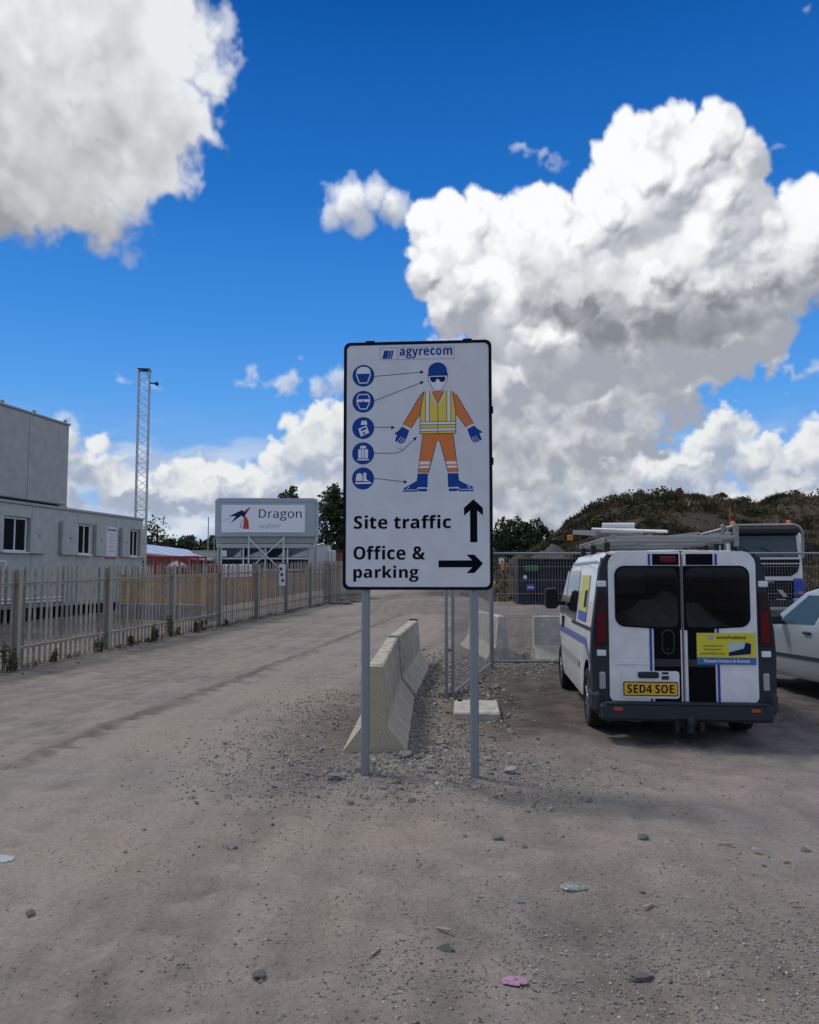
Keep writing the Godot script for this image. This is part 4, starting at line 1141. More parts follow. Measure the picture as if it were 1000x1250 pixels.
	part("lock", MB.new(true).tube(Vector3(-.155, .925, dz1 + .006), Vector3(-.155, .925, dz1 + .014), .014, 12), M.steel_dark, oh)
	part("plate_handle", MB.new().box(Vector3(-.368, .672, dz1 + .02), Vector3(.215, .062, .05), Basis.IDENTITY, .015), M.dark_plastic, t)
	part("lock_box", MB.new().box(Vector3(-.193, .645, dz1 + .012), Vector3(.075, .035, .022), Basis.IDENTITY, .004), M.dark_plastic, t)
	part("lock_box", MB.new().box(Vector3(-.193, .690, dz1 + .012), Vector3(.07, .018, .018), Basis.IDENTITY, .004), M.black_film, t)
	part("plate_panel", MB.new().prism(rounded(.60, .27, .03, 5, Vector2(-.347, .575)), dz1 - .002, dz1 + .0105), M.white_paint, t)
	var pz := dz1 + .020
	var plate := part("number_plate", MB.new().prism(rounded(.565, .138, .012, 4, Vector2(-.347, .535)), dz1 + .008, pz), M.ink_black, t)
	part("plate_face", MB.new().prism(rounded(.548, .121, .010, 4, Vector2(-.347, .535)), pz - .002, pz + .001), mk(Color(.74, .44, .015), {"rough": .4}), plate)
	letters("plate_text", "SED4 SOE", true, -.59, -.105, .493, .577, pz + .001, M.ink_black, plate)
	var stk := part("sticker", MB.new().prism(pv([.14, .78, .745, .78, .745, 1.09, .14, 1.09]), dz1 + .004, dz1 + .0165), mk(Color(.68, .60, .03), {"rough": .4}), t)
	var sz := dz1 + .0165
	part("blue_band", MB.new().prism(pv([.14, .78, .745, .78, .745, .85, .14, .85]), sz - .002, sz + .001), mk(Color(.03, .15, .42), {"rough": .4}), stk)
	part("sticker_emblem", MB.new().prism(rounded(.05, .05, .01, 3, Vector2(.285, 1.045)), sz - .001, sz + .001), M.ink_grey, stk)
	letters("sticker_text", "ServicePlus&Rental", true, .345, .645, 1.03, 1.065, sz, M.ink_black, stk)
	letters("sticker_text", "Finance programmes", false, .205, .405, .95, .975, sz, M.ink_black, stk)
	letters("sticker_text", "Flexible payments", false, .215, .39, .915, .94, sz, M.ink_black, stk)
	letters("sticker_text", "come and ask for more", false, .17, .43, .878, .903, sz, M.ink_black, stk)
	letters("sticker_text", "Thames Finance & Rentals", true, .205, .68, .80, .832, sz + .001, M.ink_white, stk)
	part("sticker_picture", MB.new().prism(pv([.465, .865, .69, .885, .695, .985, .64, 1.0, .62, .94, .465, .90]), sz - .001, sz + .001), M.ink_navy, stk)
	part("sticker_picture", MB.new().prism(pv([.465, .905, .62, .945, .638, 1.0, .465, 1.0]), sz - .001, sz + .0013), mk(Color(.45, .62, .62)), stk)
	letters("door_lettering", "catalogue and services", false, -.69, -.40, .755, .785, dz1, M.ink_grey, t)
	# bumper, tow bar, lower bits
	var bm := MB.new().box(Vector3(0, .315, .82), Vector3(1.78, .175, .19), Basis.IDENTITY, .03)
	bm.box(Vector3(0, .398, .83), Vector3(1.66, .03, .17), Basis.IDENTITY, .01)
	part("rear_bumper", bm, M.dark_plastic, t)
	var tb := MB.new().box(Vector3(.02, .20, .86), Vector3(.30, .07, .06), Basis.IDENTITY, .01)
	tb.box(Vector3(.02, .18, .93), Vector3(.07, .11, .14), Basis.IDENTITY, .015)
	tb.box(Vector3(-.10, .18, .9), Vector3(.05, .12, .07), Basis.IDENTITY, .01).box(Vector3(.15, .18, .9), Vector3(.06, .10, .07), Basis.IDENTITY, .01)
	var tow := part("tow_bar", tb, M.steel_dark, t)
	part("tow_ball", MB.new(true).lathe([Vector2(0, .30), Vector2(.03, .29), Vector2(.042, .26), Vector2(.035, .23), Vector2(.02, .215), Vector2(.02, .16)], 16, Transform3D(Basis.IDENTITY, Vector3(.02, -.01, 1.0))), M.dark_plastic, tow)
	for x in [-.52, .66]:
		part("underside_bracket", MB.new().box(Vector3(x, .235, .80), Vector3(.16, .035, .12), Basis.IDENTITY, .006), M.galv, t)
	part("exhaust", MB.new(true).tube(Vector3(-.45, .22, -.2), Vector3(-.45, .21, .74), .03, 10), M.steel_dark, t)
	# side glass, rail, stripes, mirror
	for s: float in [-1.0, 1.0]:
		part("side_window", side_patch(MB.new(), [-.95, 1.13, -.93, 1.66, -1.0, 1.72, -2.1, 1.72, -2.2, 1.66, -2.22, 1.16, -2.15, 1.12, -1.0, 1.10], s, wf), M.glass_dark, t)
		part("cab_window", side_patch(MB.new(), [-2.30, 1.12, -2.30, 1.70, -2.42, 1.72, -3.02, 1.22, -3.0, 1.10], s, wf), M.glass_dark, t)
		part("door_rail", side_patch(MB.new(), [.66, 1.085, .66, 1.12, -1.3, 1.10, -1.3, 1.065], s, wf, .012), M.dark_plastic, t)
		part("side_rub_strip", side_patch(MB.new(), [-.46, .60, -.46, .68, -2.62, .68, -2.62, .60], s, wf, .012), M.cabin_dark, t)
		part("side_stripe", side_patch(MB.new(), [.62, 1.02, .62, .82, .45, .93, .1, .96, -2.95, .93, -2.95, .86, .1, .87, .40, .80, .62, .66, .62, .60], s, wf, .007) if false else side_patch(MB.new(), [.55, .78, .55, .70, .1, .90, -2.9, .86, -2.9, .95, .1, .98], s, wf, .007), mk(Color(.10, .14, .38), {"rough": .35}), t)
		part("roof_edge_stripe", side_patch(MB.new(), [.5, 1.79, .5, 1.815, -1.9, 1.815, -1.9, 1.79], s, wf, .008), mk(Color(.25, .31, .52), {"rough": .35}), t)
		part("door_seam", side_patch(MB.new(), [-.90, .45, -.90, 1.78, -.912, 1.78, -.912, .45], s, wf, .004), M.shadow_gap, t)
		part("door_seam", side_patch(MB.new(), [-2.25, .45, -2.25, 1.78, -2.262, 1.78, -2.262, .45], s, wf, .004), M.shadow_gap, t)
		part("cab_handle", MB.new().box(Vector3(.935 * s, 1.02, -2.34), Vector3(.04, .16, .06), Basis.IDENTITY, .012), M.dark_plastic, t)
		var mir := part("door_mirror", MB.new().box(Vector3(1.08 * s, 1.33, -2.62), Vector3(.20, .30, .10), Basis.from_euler(Vector3(0, .12 * s, 0)), .035), M.dark_plastic, t)
		part("mirror_glass", MB.new().prism(rounded(.16, .25, .03, 4), 0, .004, Transform3D(Basis.from_euler(Vector3(0, .12 * s, 0)), Vector3(1.08 * s, 1.33, -2.568))), M.glass_dark, mir)
		part("mirror_arm", MB.new().box(Vector3(.95 * s, 1.26, -2.66), Vector3(.12, .06, .06), Basis.IDENTITY, .015), M.dark_plastic, mir)
		if s < 0:
			var ss := part("side_sticker", side_patch(MB.new(), [-.72, 1.25, -.72, 1.66, .02, 1.66, .02, 1.25], s, wf, .007), mk(Color(.60, .58, .14), {"rough": .4}), t)
			part("blue_band", side_patch(MB.new(), [-.72, 1.14, -.72, 1.25, .02, 1.25, .02, 1.14], s, wf, .007), mk(Color(.05, .12, .42), {"rough": .4}), ss)
			part("sticker_picture", side_patch(MB.new(), [-.28, 1.3, -.28, 1.48, -.05, 1.5, -.05, 1.3], s, wf, .009), M.ink_navy, ss)
	part("windscreen", MB.new().prism(pv([-.72, 0, .72, 0, .62, 1.08, -.62, 1.08]), 0, .01, Transform3D(Basis(Vector3(-1, 0, 0), Vector3(0, .55, .835), Vector3(0, .835, -.55)), Vector3(0, 1.235, -3.21))), M.glass_dark, t)
	# what shows through the back windows
	var inn := part("bulkhead", MB.new().box(Vector3(0, 1.05, -.72), Vector3(1.6, 1.55, .03)), M.dark_plastic, t)
	part("bulkhead_window", MB.new().box(Vector3(-.36, 1.58, -.70), Vector3(.56, .28, .02), Basis.IDENTITY, .004), mk(Color(.62, .80, .9), {"rough": .3}), inn)  # solid panel, pale colour painted as daylight coming through from the cab
	part("load_shelf", MB.new().box(Vector3(.48, 1.25, -.3), Vector3(.5, .03, 1.2)).box(Vector3(.48, 1.55, -.3), Vector3(.5, .03, 1.2)).box(Vector3(.25, 1.2, .2), Vector3(.03, 1.0, .03)), M.steel_dark, t)
	part("dust_sheet", crumpled(.62, 23, .34), mk(Color(.8, .8, .78), {"rough": .8}), t, Vector3(-.05, 1.12, .25))
	part("load_floor", MB.new().box(Vector3(0, 1.10, 0), Vector3(1.4, .02, 1.2)), M.steel_dark, t)
	# roof bars
	for z in [.35, -.75, -1.75]:
		var bar := part("roof_bar", MB.new().box(Vector3(0, 2.015, z), Vector3(1.5, .035, .06), Basis.IDENTITY, .008), M.alu, t)
		for s: float in [-1.0, 1.0]:
			part("bar_foot", MB.new().box(Vector3(.70 * s, 1.955, z), Vector3(.06, .12, .07), Basis.IDENTITY, .008), M.steel_dark, bar)
	for s: float in [-1.0, 1.0]:
		part("roof_rail", MB.new(true).tube(Vector3(.72 * s, 2.05, .42), Vector3(.72 * s, 2.05, -1.95), .018, 8), M.alu, t)
	part("rear_roller", MB.new(true).tube(Vector3(-.62, 2.055, .43), Vector3(.70, 2.055, .43), .024, 12), M.alu, t)
	part("roller_bracket", MB.new().box(Vector3(.70, 2.08, .43), Vector3(.05, .24, .06), Basis.IDENTITY, .006), M.alu, t)
	part("roller_bracket", MB.new().box(Vector3(.58, 2.10, .36), Vector3(.035, .20, .05), Basis.IDENTITY, .006), M.alu, t)
	part("rack_strut", MB.new(true).tube(Vector3(.25, 2.06, .2), Vector3(.70, 2.18, .40), .017, 8), M.alu, t)

func ladder(label: String, at: Vector3, turn: float, tilt: float, len_: float, w: float) -> void:
	var l := thing("ladder", label, "ladder", at, turn, "ladders on the van's roof")
	l.rotation.x = tilt
	for x in [-w / 2, w / 2]:
		part("stile", MB.new().box(Vector3(x, 0, -len_ / 2), Vector3(.026, .062, len_), Basis.IDENTITY, .004), M.alu, l)
	var n := int(len_ / .27)
	for i in n:
		part("rung", MB.new(true).tube(Vector3(-w / 2, 0, -.15 - i * .27), Vector3(w / 2, 0, -.15 - i * .27), .016, 8), M.alu, l)

func build_van_load() -> void:
	var B := Basis.from_euler(Vector3(0, deg_to_rad(-5.2), 0)); var O := Vector3(2.80, 0, -9.06)
	ladder("wide aluminium ladder on the van roof, the upper of two, sloping up to the front", O + B * Vector3(-.42, 2.14, -.30), deg_to_rad(-5.2), .055, 2.4, .52)
	ladder("aluminium ladder lying flat low on the van roof under the other ladder", O + B * Vector3(-.34, 2.075, .10), deg_to_rad(-5.2), .0, 2.6, .40)
	ladder("narrow aluminium ladder on the far side of the van roof beside the roller bracket", O + B * Vector3(.46, 2.085, .40), deg_to_rad(-5.2), .02, 2.5, .34)
	var p := part("white_pole", MB.new(true).tube(O + B * Vector3(-.70, 2.20, -.5), O + B * Vector3(.02, 2.135, .15), .017, 10), M.upvc, self)
	tag(p, "white plastic pole lying slantwise across the van's roof rack", "pole")
	var h := -1.3
	for q in [2.215, 2.29]:
		p = part("pipe_roll", MB.new(true).tube(O + B * Vector3(-.46, q, h), O + B * Vector3(-.06, q, h), .034, 12), M.upvc, self)
		tag(p, "upper white tube strapped across the ladders on the van" if q > 2.25 else "lower white tube strapped across the ladders on the van", "tube")
		h -= .06
	var f := part("warning_flag", MB.new().box(O + B * Vector3(-.74, 2.19, -2.6), Vector3(.08, .08, .03), B, .01), M.ink_orange, self)
	tag(f, "small orange flag tied to the front of the roof ladders", "flag")

func build_car() -> void:
	var t := thing("parked_car", "silver car beside the van, only its door and window in view", "car", Vector3(6.27, 0, -11.03), deg_to_rad(8.5))
	var st := []
	var zs := [1.75, 1.7, 1.55, 1.35]
	for i in 13: zs.append(1.2 - .0625 * i)
	for z in [.3, .0, -.3, -.6, -.9, -1.15, -1.3]: zs.append(z)
	for i in 13: zs.append(-1.38 - .0625 * i)
	for z in [-2.2, -2.3, -2.36]: zs.append(z)
	for z in zs:
		var yb := .24
		for zc: float in [.82, -1.75]:
			var q: float = .35 * .35 - (z - zc) * (z - zc)
			if q > 0: yb = maxf(yb, .29 + sqrt(q))
		var yt := 1.52
		if z > 1.2: yt = lerpf(1.50, 1.05, (z - 1.2) / .55)
		if z < -.5: yt = lerpf(1.52, 1.0, clampf((-.5 - z) / .72, 0, 1))
		if z < -1.2: yt = lerpf(1.0, .72, clampf((-1.2 - z) / 1.1, 0, 1))
		if z < -2.25: yt = .62
		var ww := .85
		if z < -1.6: ww = lerpf(.85, .68, clampf((-1.6 - z) / .76, 0, 1))
		if z > 1.3: ww = lerpf(.85, .76, (z - 1.3) / .45)
		st.append([z, minf(yb, yt - .1), yt, ww, ww - .22, .93, 1.50])
	part("body", loft(st), M.silver, t)
	part("tail", MB.new().box(Vector3(0, .65, 1.74), Vector3(1.4, .75, .06), Basis.IDENTITY, .03), M.silver, t)
	part("floor_pan", MB.new().box(Vector3(0, .32, -.3), Vector3(1.4, .1, 3.9)), M.steel_dark, t)
	for z in [.82, -1.75]:
		part("wheel_arch", MB.new().box(Vector3(0, .5, z), Vector3(1.42, .3, .72)), M.black_film, t)
		for s: float in [-1.0, 1.0]: wheel(t, Vector3(.73 * s, .29, z), .29, .18, s, M.alloy, 5)
	var wf := [.85, .63, .93, 1.50]
	for s: float in [-1.0, 1.0]:
		part("front_window", side_patch(MB.new(), [-.17, .99, -.03, 1.38, -.46, 1.38, -.90, 1.04, -.88, .975], s, wf), mk(Color(.05, .095, .115), {"rough": .06, "spec": .4}), t)
		part("rear_window", side_patch(MB.new(), [.02, .99, .13, 1.38, .7, 1.38, 1.15, 1.2, 1.2, 1.02], s, wf), M.glass_dark, t)
		part("rub_strip", side_patch(MB.new(), [.55, .52, .55, .565, -1.3, .555, -1.3, .51], s, wf, .014), M.dark_plastic, t)
		part("door_seam", side_patch(MB.new(), [-.02, .35, -.02, .98, -.03, .98, -.03, .35], s, wf, .003), M.shadow_gap, t)
		part("door_seam", side_patch(MB.new(), [-1.02, .35, -1.02, .96, -1.028, .96, -1.028, .35], s, wf, .003), M.shadow_gap, t)
		part("sill_trim", side_patch(MB.new(), [.5, .30, .5, .335, -1.3, .335, -1.3, .30], s, wf, .012), M.alloy, t)
		part("door_handle", MB.new().box(Vector3(.865 * s, .875, -.28), Vector3(.035, .035, .16), Basis.IDENTITY, .012), M.dark_plastic, t)
		var mir := part("door_mirror", MB.new().box(Vector3(.97 * s, 1.04, -.82), Vector3(.19, .15, .10), Basis.IDENTITY, .04), M.dark_plastic, t)
		part("mirror_arm", MB.new().box(Vector3(.86 * s, .99, -.84), Vector3(.10, .05, .06), Basis.IDENTITY, .012), M.dark_plastic, mir)
		part("side_lamp", MB.new().box(Vector3(.80 * s, .60, -1.30), Vector3(.03, .12, .05), Basis.IDENTITY, .01), mk(Color(.5, .02, .02), {"rough": .3}), t)
	part("windscreen", MB.new().prism(pv([-.58, 0, .58, 0, .50, .78, -.50, .78]), 0, .01, Transform3D(Basis(Vector3(-1, 0, 0), Vector3(0, .585, .811), Vector3(0, .811, -.585)), Vector3(0, 1.03, -1.17))), M.glass_dark, t)

func build_truck() -> void:
	var t := thing("tipper_truck", "tipper truck with white and blue cab standing behind the mesh fence", "truck", Vector3(12.35, G(-28.0), -29.5), deg_to_rad(180 - 14))
	# front faces local -z at z = -2.2
	var F := -2.2
	var cab := MB.new().box(Vector3(0, 1.75, F + 1.0), Vector3(2.40, 2.1, 2.0), Basis.IDENTITY, .12)
	part("cab", cab, M.white_paint, t)
	part("roof_cap", MB.new().box(Vector3(0, 2.86, F + 1.05), Vector3(2.3, .22, 1.9), Basis.IDENTITY, .09), M.steel_dark, t)
	part("windscreen", MB.new().prism(pv([-1.06, 1.92, 1.06, 1.92, 1.0, 2.72, -1.0, 2.72]), F + .04, F - .012), mk(Color(.03, .06, .075), {"rough": .06, "spec": .45}), t)  # bluish reflection is put into the glass colour
	part("screen_surround", MB.new().ring(pv([-1.14, 1.86, 1.14, 1.86, 1.08, 2.80, -1.08, 2.80]), pv([-1.06, 1.92, 1.06, 1.92, 1.0, 2.72, -1.0, 2.72]), F + .04, F - .02), M.white_paint, t)
	part("sun_visor", MB.new().box(Vector3(0, 2.76, F - .14), Vector3(2.1, .18, .28), Basis.from_euler(Vector3(.3, 0, 0)), .03), M.steel_dark, t)
	part("guard_bar", MB.new(true).path([Vector3(-1.2, 1.9, F - .06), Vector3(-1.2, 2.5, F - .12), Vector3(-1.17, 2.75, F - .2), Vector3(-1.08, 2.92, F - .24), Vector3(-.92, 3.0, F - .26), Vector3(.92, 3.0, F - .26), Vector3(1.08, 2.92, F - .24), Vector3(1.17, 2.75, F - .2), Vector3(1.2, 2.5, F - .12), Vector3(1.2, 1.9, F - .06)], .035, 8), M.alloy, t)
	part("front_flash", MB.new().prism(pv([.55, .62, .70, .62, .52, .86, .37, .86]), F - .02, F - .06), M.white_paint, t)
	part("front_flash", MB.new().prism(pv([-.55, .62, -.37, .86, -.52, .86, -.70, .62]), F - .02, F - .06), M.white_paint, t)
	part("lower_bumper_lip", MB.new().box(Vector3(0, .24, F - .1), Vector3(2.2, .12, .2), Basis.IDENTITY, .03), M.white_paint, t)
	part("screen_lower_band", MB.new().box(Vector3(0, 1.80, F - .012), Vector3(2.2, .12, .03), Basis.IDENTITY, .01), M.black_frame, t)
	part("wiper", MB.new(true).tube(Vector3(-.6, 1.93, F - .03), Vector3(.1, 2.25, F - .03), .012, 6), M.black_frame, t)
	part("front_flash", MB.new().prism(pv([.55, .62, .70, .62, .52, .86, .37, .86]), F - .02, F - .06), M.white_paint, t)
	part("front_flash", MB.new().prism(pv([-.55, .62, -.37, .86, -.52, .86, -.70, .62]), F - .02, F - .06), M.white_paint, t)
	part("lower_bumper_lip", MB.new().box(Vector3(0, .24, F - .1), Vector3(2.2, .12, .2), Basis.IDENTITY, .03), M.white_paint, t)
	part("screen_lower_band", MB.new().box(Vector3(0, 1.80, F - .012), Vector3(2.2, .12, .03), Basis.IDENTITY, .01), M.black_frame, t)
	part("wiper", MB.new(true).tube(Vector3(.2, 1.93, F - .03), Vector3(.75, 2.3, F - .03), .012, 6), M.black_frame, t)
	part("upper_grille", MB.new().prism(pv([-1.02, 1.44, -.82, 1.30, .82, 1.30, 1.02, 1.44, 1.1, 1.70, -1.1, 1.70]), F + .02, F - .02), M.black_frame, t)
	for i in 3: part("grille_slat", MB.new().box(Vector3(0, 1.42 + i * .1, F - .03), Vector3(1.8, .03, .03)), M.steel_dark, t)
	part("grille", MB.new().prism(pv([-.86, .55, .86, .55, .92, 1.16, -.92, 1.16]), F + .02, F - .02), M.black_frame, t)
	for i in 5: part("grille_slat", MB.new().box(Vector3(0, .62 + i * .11, F - .03), Vector3(1.6, .04, .04)), M.steel_dark, t)
	var gb := Node3D.new(); gb.name = "grille_badge"; t.add_child(gb); gb.position = Vector3(0, 0, F - .022); gb.rotation.y = PI
	letters("badge_text", "VOLVO", true, -.28, .28, 1.06, 1.15, .004, M.alloy, gb)
	part("front_bumper", MB.new().box(Vector3(0, .36, F - .04), Vector3(2.44, .34, .3), Basis.IDENTITY, .05), M.steel_dark, t)
	for s: float in [-1.0, 1.0]:
		part("blue_corner", MB.new().box(Vector3(1.05 * s, .92, F + .03), Vector3(.34, .62, .14), Basis.IDENTITY, .03), M.blue_film, t)
		var hl := part("headlight", MB.new().box(Vector3(1.0 * s, .50, F - .12), Vector3(.34, .17, .16), Basis.IDENTITY, .03), M.lamp_clear, t)
		part("amber_lamp", MB.new().box(Vector3(1.08 * s, .76, F - .05), Vector3(.14, .08, .05), Basis.IDENTITY, .01), M.amber, t)
		var mi := part("door_mirror", MB.new().box(Vector3(1.46 * s, 2.12, F + .12), Vector3(.18, .62, .12), Basis.IDENTITY, .03), M.dark_plastic, t)
		part("mirror_arm", MB.new(true).tube(Vector3(1.18 * s, 2.36, F + .2), Vector3(1.44 * s, 2.38, F + .12), .022, 6), M.dark_plastic, mi)
		part("mirror_arm", MB.new(true).tube(Vector3(1.18 * s, 1.92, F + .2), Vector3(1.44 * s, 1.9, F + .12), .022, 6), M.dark_plastic, mi)
		part("side_window", MB.new().box(Vector3(1.2 * s, 2.25, F + .7), Vector3(.02, .75, .95), Basis.IDENTITY, .004), M.glass_dark, t)
		for z in [F + .75, F + 5.2, F + 6.6]: wheel(t, Vector3(1.02 * s, .52, z), .52, .32, s, M.steel_dark, 6)
		var b := part("beacon", MB.new(true).lathe([Vector2(.08, 3.0), Vector2(.08, 3.12), Vector2(.05, 3.17), Vector2(0, 3.18)], 12, Transform3D(Basis.IDENTITY, Vector3(.88 * s, 0, F + .4))), M.amber, t)
		part("beacon_base", MB.new(true).tube(Vector3(.88 * s, 2.93, F + .4), Vector3(.88 * s, 3.0, F + .4), .09, 12), M.steel_dark, b)
	part("warning_pole", MB.new(true).tube(Vector3(.78, 2.9, F + 1.8), Vector3(.78, 3.75, F + 1.8), .035, 8), mk(Color(.35, .09, .05)), t)
	part("chassis", MB.new().box(Vector3(0, .75, 1.6), Vector3(.9, .3, 6.4)), M.steel_dark, t)
	part("tipper_body", MB.new().box(Vector3(0, 1.75, 2.6), Vector3(2.4, 1.5, 5.0), Basis.IDENTITY, .05), M.steel_dark, t)

# ---------------------------------------------------------------- palisade fence and what stands behind it
func build_palisade() -> void:
	var t := thing("palisade_fence", "long rusty grey steel palisade fence along the dirt track, before the cabins", "fence")
	# one pale: W section with a pointed head
	var prof := [Vector2(-.042, .0), Vector2(-.024, .0), Vector2(-.009, .017), Vector2(.009, .017), Vector2(.024, .0), Vector2(.042, .0)]
	var pm := MB.new()
	var lv := [[0.0, 1.0], [1.64, 1.0], [1.70, .82], [1.76, .25]]
	for k in 3:
		for i in 5:
			var p := []
			for e in [[i, k], [i + 1, k], [i + 1, k + 1], [i, k + 1]]:
				p.append(Vector3(prof[e[0]].x * lv[e[1]][1], lv[e[1]][0], prof[e[0]].y))
			pm.quad(p[0], p[1], p[2], p[3], Vector3(0, 0, 1))
			var b := []
			for v in p: b.append(v - Vector3(0, 0, .003))
			pm.quad(b[0], b[1], b[2], b[3], Vector3(0, 0, -1))
	var mesh := pm.done()
	var mats := [M.galv_old, mk(Color(.46, .43, .385), {"rough": .75, "metal": .1, "tex": "soft", "lo": .7, "scale": .9, "world": true}), mk(Color(.36, .32, .265), {"rough": .8, "tex": "soft", "lo": .65, "scale": .9, "world": true})]
	var dir := Vector3(.49, 0, -2.96)
	var yaw := atan2(-dir.z, dir.x)
	var at := func(k: float) -> Vector3:
		var p := Vector3(-6.85, 0, -14.3) + dir * k
		p.y = G(p.z)
		return p
	rng.seed = 77
	var pmesh := MB.new().box(Vector3(0, .86, 0), Vector3(.055, 1.78, .105)).box(Vector3(-.02, .86, .055), Vector3(.1, 1.78, .008)).box(Vector3(-.02, .86, -.055), Vector3(.1, 1.78, .008)).done()
	for k in range(-1, 10):
		var p: Vector3 = at.call(k)
		var po := part("post", pmesh, M.galv_post, t, p + Vector3(.055, -.03, .0).rotated(Vector3.UP, 0))
		po.rotation.y = yaw
		if k < 9:
			for h in [.36, 1.47]:
				var a: Vector3 = at.call(k); var b: Vector3 = at.call(k + 1)
				var d := (b - a)
				var bas := Basis(d.normalized(), Vector3.UP, d.normalized().cross(Vector3.UP))
				part("rail", MB.new().box((a + b) * .5 + Vector3(0, h, 0) + bas.z * .024, Vector3(d.length(), .06, .006), bas).box((a + b) * .5 + Vector3(0, h + .022, 0) + bas.z * .046, Vector3(d.length(), .006, .045), bas), M.galv_old, t)
			for i in 18:
				var q: Vector3 = at.call(k + (i + .5) / 18.0)
				var o := part("pale", mesh, mats[rng.randi() % 3], t, q + Vector3(0, rng.randf_range(-.015, .03), 0))
				o.rotation = Vector3(rng.randfn(0, .008), yaw, rng.randfn(0, .008))
	# notice on the fence
	var np: Vector3 = at.call(4.82)
	var nt := thing("notice_board", "small white notice fixed to the palisade fence", "sign", np + Vector3(.05, 0, .06), yaw - PI / 2 + .9)
	nt.rotation.y = deg_to_rad(20)
	part("plate", MB.new().box(Vector3(0, 1.33, .05), Vector3(.24, .74, .01), Basis.IDENTITY, .003), M.sign_white, nt)
	for i in 3:
		part("printed_symbol", MB.new().prism(rounded(.10, .10, .02, 3, Vector2(-.03 + .03 * i, 1.54 - i * .2)), .054, .057), M.ink_blue, nt)

func build_hoarding() -> void:
	# tan boards on a grey base, behind the fence
	var dir := Vector3(.49, 0, -2.96).normalized()
	var off := Vector3(-dir.z, 0, dir.x) * -.35
	var t := thing("timber_hoarding", "tan plywood hoarding fixed low along the far half of the palisade fence", "hoarding")
	var mats := [M.timber, mk(Color(.74, .45, .20), {"rough": .85, "tex": "streak", "lo": .7, "scale": 1.2, "stretch": 4.0, "world": true}), mk(Color(.78, .45, .18), {"rough": .85, "tex": "streak", "lo": .7, "scale": 1.2, "stretch": 4.0, "world": true}), mk(Color(.64, .44, .26), {"rough": .85, "tex": "streak", "lo": .7, "scale": 1.2, "stretch": 4.0, "world": true})]
	var a := Vector3(-6.85, 0, -14.3) + Vector3(.49, 0, -2.96) * 2.95 + off
	rng.seed = 12
	for i in 12:
		var p := a + dir * 1.22 * (i + .5)
		var g := G(p.z)
		var bas := Basis(dir, Vector3.UP, dir.cross(Vector3.UP))
		part("plywood_board", MB.new().box(Vector3(p.x, g + .90, p.z), Vector3(1.20, .82 - .015 * i, .02), bas, .003), mats[[1, 1, 2, 1, 2, 1, 3, 2, 3, 3, 3, 3][i]], t)
		part("top_rail", MB.new().box(Vector3(p.x, g + 1.325 - .007 * i, p.z), Vector3(1.21, .05, .06), bas, .004), mats[3], t)
	t = thing("timber_hoarding", "yellowish timber boards on a grey block base, across the yard behind the fence", "hoarding")
	var c0 := Vector3(-9.2, 0, -26.2); var c1 := Vector3(-5.75, 0, -25.0)
	var d := c1 - c0; var n := d.normalized()
	var bs := Basis(n, Vector3.UP, n.cross(Vector3.UP))
	for i in 3:
		var p := c0 + d * (i + .5) / 3.0
		for j in 4:
			part("timber_board", MB.new().box(Vector3(p.x, G(p.z) + .62 + j * .225, p.z), Vector3(d.length() / 3 - .012, .218, .05), bs, .004), M.timber if (i + j) % 2 else mats[2], t).material_override = mk(Color(.80 - .02 * j, .50 - .012 * j, .19), {"rough": .85, "tex": "streak", "lo": .75, "scale": 1.2, "world": true})
	for i in 5:
		var p := c0 + d * (i + .5) / 5.0
		part("base_block", MB.new().box(Vector3(p.x, G(p.z) + .22, p.z), Vector3(d.length() / 5 - .015, .54, .3), bs, .02), mk(Color(.32, .33, .345), {"rough": .9, "tex": "soft", "lo": .75, "scale": .8}), t)
	# the solid grey-brown leaf at the far end of the fence
	t = thing("site_gate", "grey-brown boarded gate leaf at the far end of the palisade fence", "gate", Vector3(-3.42, G(-35.0), -35.0), 0)
	var e := Vector3(1.55, 0, -4.4); var ed := e.normalized(); var eb := Basis(ed, Vector3.UP, ed.cross(Vector3.UP))
	for i in 8:
		var p := e * (i + .5) / 8.0
		part("gate_board", MB.new().box(p + Vector3(0, .95, 0) + eb.z * -.25, Vector3(e.length() / 8 - .008, 1.7, .03), eb, .004), M.timber_grey if i % 3 else mk(Color(.37, .32, .25), {"rough": .85}), t)
	for y in [.35, 1.6]:
		part("gate_rail", MB.new().box(e * .5 + Vector3(0, y, 0) + eb.z * -.20, Vector3(e.length(), .09, .05), eb, .004), M.timber_grey, t)
	for q in [[-3.05, -34.2, .5], [-2.55, -34.0, .42], [-2.3, -35.5, .4], [-3.6, -32.5, .3]]:
		var s := part("rubble_slab", stone_mesh(int(q[0] * -100), 1, .4), M.stone_big, self)
		s.transform = Transform3D(Basis.from_scale(Vector3(q[2] * .6, .09, q[2] * .4)), Vector3(q[0], G(q[1]) + .05, q[1]))
		tag(s, "flat dark lump of rubble by the far end of the palisade fence", "rubble", "rubble by the fence end")

